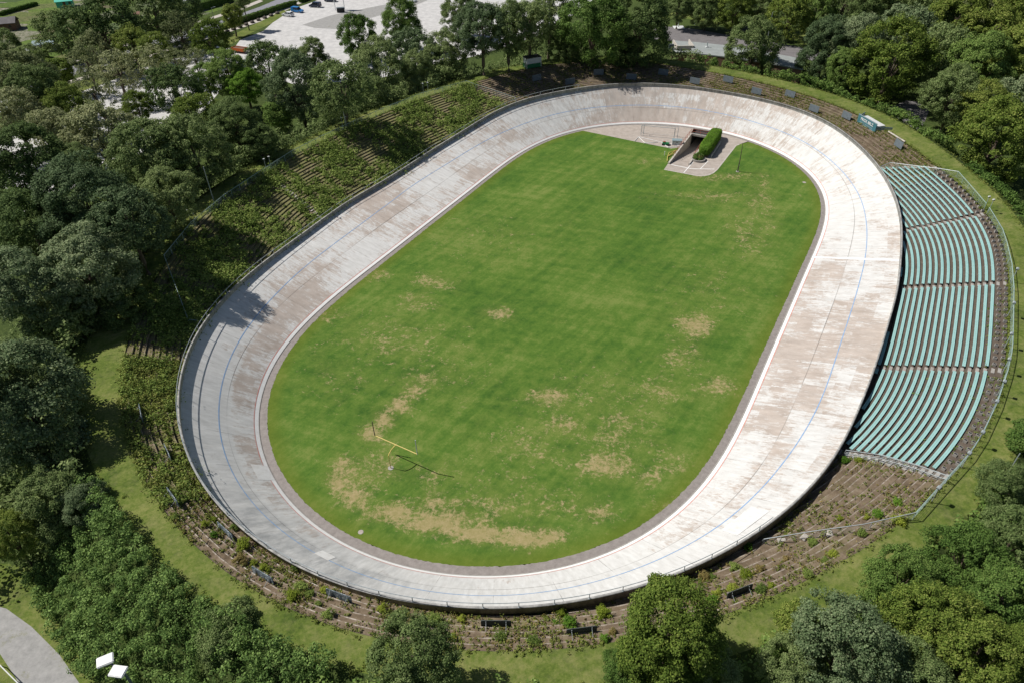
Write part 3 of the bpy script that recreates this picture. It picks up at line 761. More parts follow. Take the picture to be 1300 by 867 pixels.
def crown_mesh(name, Rr, Hh, nl, leaf, lpc=60, crad=1.15, nc=20, sparse=0.0, mat='leaf_dark'):
    """crown centred on the origin: lobes > clumps > leaves"""
    lc = dirs(nl, 0.25) * np.array([Rr, Rr, Hh]) * rng.uniform(0.50, 0.70, (nl, 1))
    lr = rng.uniform(0.30, 0.44, nl) * min(Rr, Hh * 1.05)
    lc = np.concatenate([lc, rng.uniform(-.25, .25, (3, 3)) * Rr]); lr = np.concatenate([lr, np.full(3, 0.5 * min(Rr, Hh))])
    cc = []; cn = []
    for k in range(len(lc)):
        d = dirs(nc, 0.25); p = lc[k] + d * lr[k] * rng.uniform(0.8, 1.08, (nc, 1))
        keep = np.ones(nc, bool)
        for j in range(len(lc)):
            if j != k: keep &= np.linalg.norm(p - lc[j], axis=1) > lr[j] * 0.78
        keep &= rng.random(nc) > sparse
        cc.append(p[keep]); cn.append(d[keep])
    cc = np.concatenate(cc); cn = np.concatenate(cn); m = len(cc)
    rad = rng.uniform(0.6, 1.15, m) * crad
    dd = dirs(m * lpc, 0.30).reshape(m, lpc, 3)
    dd = dd + cn[:, None] * 0.35
    p = cc[:, None] + dd * (rad[:, None, None] * rng.uniform(0.35, 1.0, (m, lpc, 1)) ** 0.6) * np.array([1, 1, 0.72])
    nrm = dd + 0.55 * rng.standard_normal(dd.shape) + np.array([0, 0, 0.35])
    p = p.reshape(-1, 3); nrm = nrm.reshape(-1, 3)
    return leaf_mesh(name, p, nrm, rng.uniform(0.7, 1.3, len(p)) * leaf, mat), lc

def trunk_mesh(name, base_z, lc, r):
    mb = MB(); top = Vector((0, 0, 0.15 * abs(base_z)))
    n = 6; pts = [Vector((0.25 * math.sin(i * 1.3) * (i > 0), 0.2 * math.cos(i * 2.1) * (i > 0), base_z + (top.z - base_z) * i / (n - 1))) for i in range(n)]
    mb.tube(pts, r * 1.25, 8, r * 0.5)
    for k in range(0, len(lc), max(1, len(lc) // 9)):
        c = Vector(lc[k]) * 0.6; st = pts[2 + k % 3]; mid = st.lerp(c, 0.5) + Vector((0, 0, 0.5))
        mb.tube([st, mid, c], r * 0.42, 5, r * 0.12)
    return mb.me(name, 'bark')

PROTO = {}
def proto(key, Rr, Hh, base, nl, leaf, lpc, crad, nc=20, sparse=0.0):
    me, lc = crown_mesh('crown_' + key, Rr, Hh, nl, leaf, lpc, crad, nc, sparse)
    tr = trunk_mesh('trunk_' + key, base, lc, Rr * 0.055 + 0.05)
    PROTO[key] = (me, tr, Rr, Hh, base)
for k in range(5): proto('large%d' % k, 7.5, 6.6 + 0.5 * (k % 3), -13, 24 + 2 * k, 0.42, 62, 1.30, 22)
for k in range(4): proto('small%d' % k, 4.0, 3.9 + 0.4 * (k % 2), -7, 17 + 2 * k, 0.32, 72, 0.95, 22)
for k in range(3): proto('near%d' % k, 6.0, 5.6 + .4 * k, -10, 26 + 3 * k, 0.25, 130, 1.0, 26)
for k in range(2): proto('airy%d' % k, 5.0, 4.6, -9, 18, 0.36, 34, 0.95, 14, 0.35)
for k in range(2): proto('bush%d' % k, 2.0, 1.6, -2.0, 9, 0.22, 50, 0.6, 10)
KM = dict(D='leaf_dark', S='leaf_spruce', G='leaf_green', Y='leaf_yellow', P='leaf_pale', B='leaf_bright')
cnt = [0]
def tree(px, py, rpx, kind, zc, label, shape=None, name='broadleaf_tree', group=None, hs=1.0, cat='tree'):
    if group in (W2, W3) and zc < 14: hs = 1.10; zc = zc * 0.86
    p = at(px, py, zc); r = rpx * rng_m(p) / f_
    if 'round dark tree in front' in label: shape = 'near1'
    if shape is None and ((group in (W1, W2, W3) and r > 4.0 and kind != 'P' and cnt[0] % 5 < 4)): shape = 'near%d' % (cnt[0] % 3)
    if shape is None and group == W5 and r > 2.2: shape = 'near%d' % (cnt[0] % 3)
    if shape is None:
        shape = ('large%d' % (cnt[0] % 5)) if r > 4.6 else ('small%d' % (cnt[0] % 4))
    cnt[0] += 1
    me, tr, Rr, Hh, base = PROTO[shape]
    s = r / Rr / 1.10; sz = s * hs * random.uniform(0.92, 1.08)
    gz = ground_z(p[0], p[1]); rot = random.uniform(0, 6.28)
    o = empty(name, (p[0], p[1], gz), rot, label, cat, group)
    tz = (zc - gz) / (-base)         # the trunk reaches from the ground to the crown centre
    c = bpy.data.objects.new('crown', me); col.objects.link(c); c.parent = o; c.location = (0, 0, zc - gz); c.scale = (s, s * random.uniform(0.92, 1.08), sz)
    c.material_slots[0].link = 'OBJECT'; c.material_slots[0].material = MAT[KM[kind]]
    t = bpy.data.objects.new('trunk', tr); col.objects.link(t); t.parent = o; t.location = (0, 0, zc - gz); t.scale = (s, s, max(0.2, tz))
    return o
exec_trees = True

# ---- trees: photo place, radius, kind, height of the crown centre, what tells it apart
W1 = 'trees of the wood left of the track'; W2 = 'trees along the top of the far terrace'; W3 = 'trees of the wood at the upper right'; W4 = 'trees by the road and the gardens'; W5 = 'trees in front of the near embankment'
TREES = [
 # upper left, by the road and gardens
 (78, 44, 27, 'D', 7, 'dark round tree between the garden plots and the road, left of the tallest dark tree', W4),
 (128, 40, 42, 'D', 10, 'tall dark tree right of the turquoise garden shed', W4),
 (196, 18, 38, 'D', 10, 'very dark broad tree at the top edge between gardens and road', W4),
 (230, 12, 26, 'D', 8, 'dark tree at the top edge where the roadside hedge starts', W4),
 (120, 66, 24, 'P', 8, 'pale green tree on the garden side of the road below the tall dark tree', W4),
 (75, 92, 15, 'Y', 6, 'small yellow green street tree beside the end of the roadside hedge', W4),
 (36, 78, 18, 'D', 4, 'low dark bushy tree behind the blue roofed garden shed', W4),
 (168, 58, 22, 'Y', 8, 'yellow green tree on the road verge between two paler trees', W4),
 (196, 64, 21, 'Y', 8, 'bright yellowish tree in the middle of the road verge', W4),
 (230, 43, 24, 'P', 7, 'wide pale tree left of the roundest tree on the car park verge', W4),
 (267, 50, 23, 'Y', 7, 'round yellow green tree at the left end of the white car park', W4),
 (294, 22, 13, 'Y', 6, 'small young tree on the grass strip between hedge and car park', W4),
 (308, 2, 9, 'D', 9, 'slim dark tree on the verge at the top edge of the road', W4),
 (150, 94, 26, 'P', 8, 'pale feathery tree over the parking bays, beside the roadside hedge', W4),
 (112, 82, 22, 'P', 8, 'pale spreading tree hiding the bend of the road', W4),
 (190, 88, 26, 'P', 8, 'olive tree in the parking bays left of the thin greyish tree', W4),
 (222, 78, 15, 'P', 7, 'thin greyish tree with bare looking twigs in the parking bays', W4),
 (248, 78, 16, 'P', 7, 'thin pale tree next to the orange trailer', W4),
 (30, 104, 36, 'P', 10, 'big olive tree at the left edge below the garden shed', W1),
 (6, 60, 18, 'D', 6, 'dark tree at the left edge beside the black garden roof', W4),
 (50, 130, 32, 'D', 9, 'dark tree at the left edge just below the road', W1),
 (20, 150, 32, 'P', 9, 'olive tree at the left edge above the gravel clearing', W1),
 (88, 142, 28, 'Y', 8, 'brownish green tree above the gravel gap in the left wood', W1),
 (120, 118, 22, 'P', 8, 'pale tree behind the brownish green one in the left wood', W1),
 (222, 118, 32, 'D', 9, 'dense dark tree right of the willow like tree', W1),
 (175, 138, 20, 'Y', 7, 'thin willow like tree over the gravel gap', W1),
 (290, 96, 28, 'G', 9, 'fresh green tree in front of the orange trailer', W1),
 (312, 112, 22, 'B', 7, 'brightest green tree of the left wood', W1),
 (262, 100, 18, 'G', 8, 'mid green tree left of the fresh green one', W1),
 (342, 84, 29, 'D', 8, 'dark round tree at the near left corner of the car park', W1),
 (128, 178, 42, 'P', 10, 'wide grey green tree in the middle of the left wood', W1),
 (70, 170, 30, 'P', 9, 'pale tree left of the wide grey green one', W1),
 (38, 215, 44, 'D', 10, 'large dark tree above the bright gravel clearing', W1),
 (100, 215, 28, 'D', 9, 'dark tree between the large dark tree and the wood edge', W1),
 (250, 148, 30, 'Y', 9, 'dark olive tree with a yellowish top in the left wood', W1),
 (300, 165, 34, 'D', 12, 'very dark tree behind the fence on the left crest', W1),
 (190, 205, 48, 'D', 13.5, 'broad dark tree behind the mast in the left wood', W1),
 (245, 195, 44, 'D', 13, 'shadowy tree overhanging the left crest fence', W1),
 (110, 268, 54, 'S', 15.5, 'large blue green tree just below the broad dark tree', W1),
 (163, 283, 42, 'S', 16.4, 'blue green tree whose crown reaches closest to the left fence corner', W1),
 (48, 300, 52, 'D', 12, 'large dark tree at the left edge under the blue green one', W1),
 (14, 265, 20, 'D', 8, 'dark bushy tree at the left edge below the gravel clearing', W1),
 (115, 350, 58, 'S', 13, 'huge grey green tree facing the left end of the track', W1),
 (30, 375, 56, 'S', 13, 'huge grey green tree at the left edge halfway down', W1),
 (80, 405, 44, 'D', 9, 'dark tree in the hollow above the grass path', W1),
 (352, 150, 18, 'G', 6, 'low bush like tree beside the left crest fence', W1),
 (215, 255, 40, 'D', 13, 'dark tree in the shade between the broad tree and the crest fence', W1),
 (330, 185, 24, 'D', 10, 'dark low tree by the bright patch of the crest grass', W1),
 (150, 395, 40, 'D', 8, 'dark tree in the shade above the grass path of the left bend', W1),
 (470, 120, 26, 'D', 10, 'dark tree leaning over the double lamp of the shaded terrace', W2),
 (530, 98, 24, 'D', 10, 'dark tree just behind the far part of the crest fence', W2),
 (730, 70, 20, 'D', 10, 'low dark tree behind the third slate board', W2),
 (790, 72, 20, 'D', 10, 'low dark tree below the two big trees of the far bend', W2),
 # left bottom
 (38, 520, 68, 'S', 11, 'nearest huge blue grey tree at the left edge below the grass path', W5),
 (80, 570, 30, 'S', 6, 'low front bough tree in front of the huge blue grey one', W5),
 (10, 470, 34, 'D', 12, 'dark tree top at the left edge above the huge blue grey tree', W5),
 (70, 640, 40, 'D', 6, 'dark ragged tree between the huge blue grey tree and the bramble slope', W5),
 (14, 680, 28, 'Y', 5, 'yellow green tree at the left edge above the gravel path', W5),
 (112, 640, 28, 'S', 7, 'small grey tree on the top of the bramble slope', W5),
 (300, 815, 48, 'D', 5, 'dark rounded tree at the bottom edge right of the floodlight mast', W5),
 (360, 850, 40, 'D', 5, 'dark tree cut by the bottom edge left of the tall green tree', W5),
 (525, 838, 56, 'D', 13, 'tall mid green tree at the bottom edge in front of the grey boards', W5),
 # bottom right
 (850, 806, 66, 'Y', 13, 'tall sunlit green tree at the bottom edge hiding the terrace', W5),
 (895, 852, 42, 'D', 10, 'dark tree directly right of the tall sunlit tree at the bottom edge', W5),
 (800, 850, 34, 'G', 9, 'lower green tree left of the tall sunlit tree at the bottom edge', W5),
 (1010, 790, 24, 'Y', 9, 'small yellowish tree left of the big blue green tree', W5),
 (1070, 822, 62, 'S', 11, 'big blue green tree at the bottom edge right of centre', W5),
 (1000, 850, 36, 'D', 9, 'dark tree at the foot of the big blue green tree', W5),
 (1145, 742, 42, 'G', 10, 'bright green tree where the grass crest meets the right thicket', W5),
 (1180, 790, 48, 'Y', 11, 'golden green tree right of the big blue green tree', W5),
 (1225, 715, 44, 'G', 10, 'green tree below the end of the right hand fence', W5),
 (1265, 770, 46, 'G', 10, 'green tree near the right edge above the corner', W5),
 (1160, 855, 40, 'D', 10, 'dark tree at the bottom edge left of the corner tree', W5),
 (1235, 835, 46, 'Y', 11, 'yellow tinted tree at the lower right corner', W5),
 (1290, 835, 34, 'Y', 11, 'tree cut by the lower right corner', W5),
 (1280, 690, 40, 'D', 9, 'dark tree at the right edge below the tall bush', W5),
 (1272, 618, 30, 'D', 9, 'rounded dark tree at the right edge beside the thin pole', W5),
 (1300, 560, 20, 'G', 8, 'green tree cut by the right edge opposite the lowest benches', W5),
 # along the far terrace
 (378, 116, 40, 'S', 12.5, 'big blue green tree behind the double lamps of the left crest', W2),
 (433, 114, 40, 'D', 15.5, 'big dark tree above the shaded part of the left terrace', W2),
 (398, 74, 20, 'D', 7.5, 'dark pointed tree at the edge of the white car park', W2),
 (455, 50, 24, 'G', 7.5, 'round green tree in front of the car park lane', W2),
 (482, 92, 36, 'D', 12, 'dark tree right of the two biggest on the left crest', W2),
 (510, 32, 25, 'G', 9, 'tall green tree standing out against the car park', W2),
 (527, 72, 32, 'S', 12, 'grey green tree below the tall one on the car park edge', W2),
 (565, 74, 29, 'D', 12.5, 'dark tree above the bend of the crest fence', W2),
 (583, 20, 24, 'D', 8, 'dark tree at the right end of the white car park', W2),
 (612, 42, 34, 'S', 17.5, 'blue grey tree right of the car park', W2),
 (645, 38, 32, 'D', 17.5, 'dark tree left of the white and green container', W2),
 (672, 34, 32, 'D', 16.5, 'dark tree straight behind the white and green container', W2),
 (698, 22, 30, 'D', 16, 'dark tree in shade right of the container', W2),
 (752, 38, 44, 'G', 16.5, 'broad mid green tree on top of the far bend', W2),
 (812, 42, 42, 'D', 15, 'dark tree right of the broad green one on the far bend', W2),
 (716, 60, 22, 'D', 9, 'dark low tree at the left foot of the broad green tree', W2),
 (955, 63, 32, 'D', 9, 'round dark tree in front of the flat grey roof', W2),
 (1045, 68, 30, 'S', 9, 'blue green tree at the right end of the flat grey roof', W3),
 (1084, 62, 32, 'S', 10, 'blue green tree right beside the one at the roof end', W3),
 (1130, 82, 46, 'Y', 11, 'broad golden green tree above the path under the trees', W3),
 (1068, 88, 20, 'G', 8, 'smaller green tree in front of the two blue green ones', W3),
 (1148, 52, 34, 'S', 11, 'dark tree top behind the broad golden green tree', W3),
 (862, 8, 18, 'D', 8, 'dark tree at the top edge left of the roadside pole', W3),
 (898, 10, 22, 'D', 8, 'dark tree at the top edge above the road bollard', W3),
 (932, 14, 24, 'Y', 8, 'yellow green tree behind the grey hut', W3),
 (965, 10, 24, 'D', 8, 'dark tree right behind the grey hut', W3),
 (1002, 22, 26, 'Y', 8, 'yellowish tree beside the thin roadside pole', W3),
 (1035, 16, 26, 'G', 9, 'green tree over the end of the roadside lawn', W3),
 (1070, 12, 28, 'P', 10, 'pale willowy tree at the top edge', W3),
 (1105, 20, 30, 'D', 10, 'dark tree right of the pale willowy one', W3),
 (1140, 8, 30, 'D', 10, 'dark tree at the top edge, third from the willowy one', W3),
 (1178, 22, 32, 'D', 11, 'very dark tree in the hollow of the upper right wood', W3),
 (1212, 32, 34, 'Y', 12, 'light green tree on the ridge of the upper right wood', W3),
 (1240, 8, 32, 'P', 12, 'pale tree at the top edge near the right corner', W3),
 (1262, 42, 36, 'Y', 12, 'light green tree near the right corner, below the pale one', W3),
 (1290, 14, 30, 'Y', 12, 'yellow green tree in the upper right corner', W3),
 (1195, 76, 34, 'D', 11, 'dark tree between the golden tree and the light ridge', W3),
 (1240, 88, 36, 'G', 11, 'green tree in the middle of the upper right wood', W3),
 (1285, 84, 34, 'Y', 11, 'yellowish tree at the right edge of the upper wood', W3),
 (1208, 126, 30, 'D', 9, 'dark tree right of the shady path', W3),
 (1246, 138, 28, 'Y', 9, 'olive tree in front of the right wood', W3),
 (1288, 132, 28, 'S', 9, 'grey green tree at the right edge above the round golden one', W3),
 (1262, 186, 46, 'Y', 8, 'round golden green tree beside the upper end of the bench stand', W3),
]
for t in TREES: tree(t[0], t[1], t[2], t[3], t[4], t[5], group=t[6], shape=('airy%d' % (cnt[0] % 2)) if t[3] == 'P' and t[2] < 30 else None)

# ---- thickets on the outer slopes (nobody could count them)
def thicket(name, pts_fn, n, mat, hmin, hmax, crad, lpc, leaf, seed):
    g = np.random.default_rng(seed)
    P = pts_fn(n, g); n = len(P)
    hn = np.array([math.sin(p[0] * .31 + seed) + math.sin(p[1] * .37 + p[0] * .12) + 0.6 * math.sin(p[0] * .9 + p[1] * .7) for p in P])
    h = hmin + (hmax - hmin) * np.clip(0.5 + 0.22 * hn + 0.2 * g.standard_normal(n), 0, 1)
    cc = np.stack([P[:, 0], P[:, 1], P[:, 2] + h], 1)
    rad = g.uniform(0.6, 1.2, n) * crad
    dd = dirs(n * lpc, 0.35).reshape(n, lpc, 3)
    p = cc[:, None] + dd * rad[:, None, None] * g.uniform(0.3, 1, (n, lpc, 1)) ** 0.5 * np.array([1, 1, 0.75])
    nrm = dd + 0.5 * g.standard_normal(dd.shape) + np.array([0, 0, .4])
    me = leaf_mesh(name, p.reshape(-1, 3), nrm.reshape(-1, 3), g.uniform(0.7, 1.3, n * lpc) * leaf, mat)
    return tag(link(name, me), kind='stuff')
def slope_pts(u0, u1, d0, d1):
    def fn(n, g):
        span = (u1 - u0) % NU
        u = (u0 + g.random(n) * span).astype(int) % NU; t = g.random(n); d = CW[u] + d0 + (d1 - d0) * t
        xy = O2[u] + ON[u] * d[:, None]
        return np.concatenate([xy, outer_z(d, CW[u])[:, None]], 1)
    return fn
def area_n(u0, u1, w, dens): return int(((u1 - u0) % NU) / NU * 2 * math.pi * 75 * w * dens)
ul = ang_of(160, 600); u_b1 = ang_of(450, 800); u_b2 = ang_of(950, 765); u_r1 = ang_of(1150, 660); u_r2 = ang_of(1282, 357); u_r3 = ang_of(1190, 205); u_t1 = ang_of(1080, 140); u_t2 = ang_of(870, 90)
tag(thicket('bramble_thicket', slope_pts(ul, u_b1, 0.1, 10.3), area_n(ul, u_b1, 10.2, 2.4), 'leaf_bramble', 0.1, 2.6, 0.72, 80, 0.20, 1), label='wide slope of green brambles between the gravel path and the grass crest', cat='thicket')
tag(thicket('bush_thicket', slope_pts(u_b1, u_r1, 0.3, 10.0), area_n(u_b1, u_r1, 10, 1.1), 'leaf_green', 0.1, 2.2, 0.95, 44, 0.30, 2), label='bushes covering the outer slope along the bottom edge', cat='thicket')
tag(thicket('bush_thicket', slope_pts(u_r1, u_r2, 0.3, 12.0), area_n(u_r1, u_r2, 11, 1.1), 'leaf_green', 0.2, 2.6, 1.0, 44, 0.32, 3), label='bushes covering the outer slope right of the bench stand', cat='thicket')
tag(thicket('bush_thicket', slope_pts(u_r2, u_r3, 0.4, 9.0), area_n(u_r2, u_r3, 9, 1.1), 'leaf_green', 0.1, 1.8, 0.9, 40, 0.32, 4), label='low bushes beside the grass crest under the right hand wood', cat='thicket')
tag(thicket('bush_thicket', slope_pts(u_r3 + 22, u_t2, 0.3, 5.5), area_n(u_r3 + 22, u_t2, 5.5, 1.6), 'leaf_green', 0.3, 2.3, 0.85, 40, 0.32, 5), label='low hedge like bushes between the upper grass strip and the flat roof', cat='thicket')
tag(thicket('ivy_undergrowth', slope_pts(u_t2, ul, 0.5, 17.0), area_n(u_t2, ul, 17, 0.75), 'leaf_dark', 0.0, 4.0, 1.3, 40, 0.40, 6), label='dark undergrowth below the trees of the left wood', cat='undergrowth')

# ---- weeds on the terraces
dens_bl = None
def weed_pts(n, mask_fn, g):
    out = []
    while len(out) < n:
        u = int(g.integers(NU)); t = g.random()
        if g.random() > mask_fn(u, t): continue
        d = t * DM[u]
        # patchy
        xy = O2[u] - ON[u] * d
        if math.sin(xy[0] * .5) + math.sin(xy[1] * .43 + xy[0] * .2) + .6 * math.sin(xy[0] * 1.7 + xy[1] * 1.3) + g.normal() * .9 < (-0.1 if mask_fn is not dens_bl else -1.0): continue
        k = math.floor(d / STEP); out.append((xy[0], xy[1], ZC - SL[u] * STEP * (k + .5)))
    return np.array(out)
ul0, ul1 = ang_of(600, 104), ang_of(165, 432)
um2 = ang_of(203, 647)
def dens_left(u, t):
    if ((u - ul0) % NU) < ((ul1 - ul0) % NU): return 0.9
    return 0
def dens_bl(u, t):
    if ((u - ul1) % NU) < 12: return 0.12
    if ((u - ul1) % NU) < ((um2 - ul1) % NU): return 0.9 - 0.5 * ((u - ul1) % NU) / ((um2 - ul1) % NU)
    return 0
def dens_rest(u, t):
    if stand[u]: return 0.0
    if ((u - um2) % NU) < ((sg1 - um2) % NU): return 0.55
    if ((u - sg2) % NU) < ((ul0 - sg2) % NU): return 0.9
    return 0
def weeds(name, n, fn, mat, crad, lpc, leaf, seed, label, hh=0.25):
    g = np.random.default_rng(seed); P = weed_pts(n, fn, g)
    rad = g.gamma(1.6, crad / 1.6, n).clip(0.07, crad * 3.2)
    dd = dirs(n * lpc, 0.5).reshape(n, lpc, 3)
    p = P[:, None] + np.array([0, 0, hh])[None, None] * rad[:, None, None] * 2 + dd * rad[:, None, None] * g.uniform(0.2, 1, (n, lpc, 1)) * np.array([1.25, 1.25, .65])
    nrm = dd + 0.6 * g.standard_normal(dd.shape) + np.array([0, 0, .5])
    me = leaf_mesh(name, p.reshape(-1, 3), nrm.reshape(-1, 3), g.uniform(0.7, 1.4, n * lpc) * leaf, mat)
    tag(link(name, me), label=label, cat='weeds', kind='stuff')
weeds('terrace_weeds', 2300, dens_left, 'leaf_weed3', 0.50, 34, 0.24, 18, 'paler green weeds standing among the darker ones on the left terrace')
weeds('terrace_weeds', 1900, dens_left, 'leaf_weed', 0.60, 40, 0.26, 11, 'dense green weeds overgrowing the steps of the left terrace')
weeds('terrace_weeds', 520, dens_bl, 'leaf_weed3', 0.42, 40, 0.20, 12, 'green and olive weeds covering the steps left of the lower left bend')
weeds('terrace_weeds', 1500, dens_bl, 'leaf_weed2', 0.30, 22, 0.17, 16, 'low yellowish weeds between the dark boards of the lower left bend')
weeds('terrace_weeds', 6500, dens_rest, 'leaf_weed2', 0.20, 14, 0.14, 13, 'small scattered weeds growing in the joints of the bare terrace steps')
weeds('terrace_moss_tufts', 2600, dens_rest, 'leaf_rust', 0.18, 12, 0.14, 14, 'dry brownish tufts between the bare terrace steps')
weeds('stand_weeds', 260, lambda u, t: 0.8 if stand[u] and t < .16 and ((u - sg1) % NU) < ((sg2 - sg1) % NU) * 0.5 else (0.10 if stand[u] and ((u - sg1) % NU) < ((sg2 - sg1) % NU) * 0.3 else 0), 'leaf_weed', 0.16, 14, 0.12, 15, 'thin weeds between the concrete blocks at the back of the bench stand')

def edge_pts(n, g):
    u = g.integers(0, NU, n); d = np.where(g.random(n) < .5, g.normal(0, .25, n), CW[u] + g.normal(0, .35, n)); xy = O2[u] + ON[u] * d[:, None]
    return np.concatenate([xy, np.where(d > 0, outer_z(d, CW[u]), ZC - 0.1)[:, None]], 1)
tag(thicket('edge_tufts', edge_pts, 3800, 'leaf_weed2', 0.0, 0.15, 0.28, 12, 0.15, 21), label='ragged grass tufts along both edges of the crest path', cat='grass')
# ---- shrubs one can tell apart on the terraces
def zz(x0, y0, s, pts): return [(x0 + p[0] / s, y0 + p[1] / s) + tuple(p[2:]) for p in pts]
SH = zz(325, 647, 3.94, [(85, 225, .7, 'G'), (128, 252, .8, 'G'), (40, 300, 1.0, 'L'), (195, 297, .9, 'W'), (185, 440, 1.3, 'L'), (225, 405, 1.3, 'W'), (262, 430, .9, 'W'), (345, 410, .8, 'L'), (365, 535, 1.2, 'W'), (310, 478, .6, 'W'), (635, 500, .9, 'L'), (470, 398, .8, 'G'), (655, 605, .8, 'R'), (890, 560, 1.5, 'W'), (1030, 550, .7, 'L'), (1110, 520, 1.2, 'G'), (1285, 520, .8, 'L'), (1225, 640, 1.0, 'W'), (985, 645, .8, 'L'), (1140, 500, .8, 'G')]) + \
     zz(0, 647, 3.94, [(1025, 75, .8, 'L'), (1065, 55, .8, 'L'), (1170, 95, .9, 'W'), (1225, 185, 1.5, 'L'), (1205, 260, 1.3, 'R'), (1070, 130, .7, 'G'), (880, 45, .8, 'W'), (1270, 275, .8, 'L')]) + \
     zz(650, 647, 3.94, [(15, 515, .8, 'L'), (150, 500, .9, 'G'), (355, 470, .5, 'L'), (300, 490, .4, 'W'), (250, 520, .8, 'L'), (285, 572, 1.1, 'G'), (220, 570, .7, 'G'), (110, 665, 1.0, 'W'), (455, 530, 1.4, 'L'), (500, 620, .8, 'R'), (465, 648, .8, 'G'), (660, 400, 1.0, 'G'), (715, 412, 1.1, 'R'), (610, 430, .5, 'G'), (865, 345, .9, 'G'), (955, 340, 1.0, 'R'), (1000, 345, .8, 'W'), (910, 440, 1.1, 'L'), (1110, 290, 1.0, 'W'), (1170, 330, 1.1, 'L'), (1240, 300, .8, 'R'), (1175, 190, .9, 'G'), (1025, 425, .9, 'L'), (1105, 400, .9, 'L'), (1000, 460, 1.0, 'G'), (1240, 405, 1.1, 'W'), (830, 430, 1.0, 'W')]) + \
     zz(970, 647, 3.94, [(40, 85, 1.0, 'R'), (95, 45, .9, 'G'), (345, 230, .9, 'L'), (305, 255, .7, 'W'), (220, 325, .9, 'W'), (110, 250, .8, 'R'), (240, 165, .8, 'W'), (675, 65, 1.3, 'L'), (490, 125, .8, 'W'), (35, 385, .8, 'L')]) + \
     zz(1060, 560, 7.22, [(95, 185, .9, 'G'), (215, 185, .9, 'L'), (390, 670, .9, 'G'), (290, 700, .6, 'L'), (560, 575, 1.0, 'G'), (45, 710, .6, 'L')])
SM = dict(G='leaf_bright', L='leaf_lime', W='leaf_weed', R='leaf_rust'); SN = dict(G='fresh green', L='yellow green', W='mid green', R='brownish')
HAND = {}
lows = [(o_, p_) for o_, p_ in ()]
used_lab = {}
anchors = [(285, 674, 'the third graffiti board from the left'), (333, 730, 'the fourth graffiti board from the left'), (430, 756, 'the fifth graffiti board from the left'), (630, 791, 'the dark board nearest the bottom centre'), (738, 800, 'the tilted dark board at the bottom'), (831, 760, 'the board half hidden by the tall tree'), (939, 750, 'the rightmost dark board'), (1060, 700, 'the cross fence below the stand'), (1120, 600, 'the lower rail of the bench stand'), (540, 775, 'the bare wall foot at the bottom bend')]
for k, (x, y, r, kd) in enumerate(SH):
    g0 = on_ground(x, y)
    j = min(range(len(anchors)), key=lambda q: (anchors[q][0] - x) ** 2 + (anchors[q][1] - y) ** 2); ax_, ay_, an = anchors[j]
    side = ('left' if x < ax_ - 3 else 'right' if x > ax_ + 3 else 'level') ; vert = 'above' if y < ay_ - 4 else 'below' if y > ay_ + 4 else 'beside'
    dist = math.hypot(x - ax_, y - ay_); far = 'close' if dist < 22 else 'a few steps' if dist < 48 else 'well away'
    lab = '%s %s shrub %s %s %s, %s' % ('small' if r < .75 else 'full' if r > 1.05 else 'rounded', SN[kd], far, {'left': 'to the left', 'right': 'to the right', 'level': 'in line'}[side], {'above': 'and track side', 'below': 'and outer side', 'beside': 'level with it'}[vert], 'from ' + an)
    n_ = used_lab.get(lab, 0); used_lab[lab] = n_ + 1
    if n_: lab = lab.replace(' shrub', ' shrub, the %s such one from the left,' % ['second', 'third', 'fourth', 'fifth'][n_ - 1], 1)
    if len(lab.split()) > 16:
        lab = lab.replace('level with it, ', '').replace('a few steps ', '').replace('well away ', 'far ')
        lab = ' '.join(lab.split()[:16])
    o = empty('shrub', (g0[0], g0[1], g0[2]), random.uniform(0, 6), lab, 'shrub', 'shrubs growing on the lower terraces')
    c = bpy.data.objects.new('foliage', PROTO['bush%d' % (k % 2)][0]); col.objects.link(c); c.parent = o
    s = r * 0.29; c.location = (0, 0, s * 0.9); c.scale = (s * random.uniform(.85, 1.2), s, s * random.uniform(.8, 1.1))
    c.material_slots[0].link = 'OBJECT'; c.material_slots[0].material = MAT[SM[kd]]
    t = bpy.data.objects.new('stem', PROTO['bush%d' % (k % 2)][1]); col.objects.link(t); t.parent = o; t.scale = (s * .4, s * .4, s * .7); t.location = (0, 0, s)

# ------------------------------------------------------------------ benches in the stand
AIS = [((1125, 213), (1218, 218)), ((1150, 293), (1250, 272)), ((1143, 367), (1283, 361)), ((1112, 467.5), (1273, 470.5)), ((1075, 576), (1207, 607))]
def aisle_line(a, b):
    pa = on_ground(a[0], a[1], 5.0)[:2]; pb = at(b[0], b[1], ZC)[:2]; return pa, pb
ALN = [aisle_line(a, b) for a, b in AIS]
def side(P, ln): a, b = ln; return (b[0] - a[0]) * (P[:, 1] - a[1]) - (b[1] - a[1]) * (P[:, 0] - a[0])
su = np.arange(sg1 - 40, sg2 + 41) if sg1 < sg2 else np.arange(sg1 - 40 - NU, sg2 + 41)
secname = ['upper section', 'second section', 'third section', 'lower section']
def ribbon(P, w, z0, z1, mb):
    T = np.gradient(P, axis=0); T /= np.linalg.norm(T, axis=1)[:, None]; Nn = np.stack([T[:, 1], -T[:, 0]], 1)
    n = len(mb.v)
    for p, q in zip(P, Nn):
        a = p - q * w / 2; b = p + q * w / 2
        mb.v += [(a[0], a[1], z0), (b[0], b[1], z0), (b[0], b[1], z1), (a[0], a[1], z1)]
    for i in range(len(P) - 1):
        for k in range(4): mb.f.append((n + 4 * i + k, n + 4 * i + (k + 1) % 4, n + 4 * i + 4 + (k + 1) % 4, n + 4 * i + 4 + k))
    mb.f.append((n, n + 1, n + 2, n + 3)); e = n + 4 * (len(P) - 1); mb.f.append((e + 3, e + 2, e + 1, e))
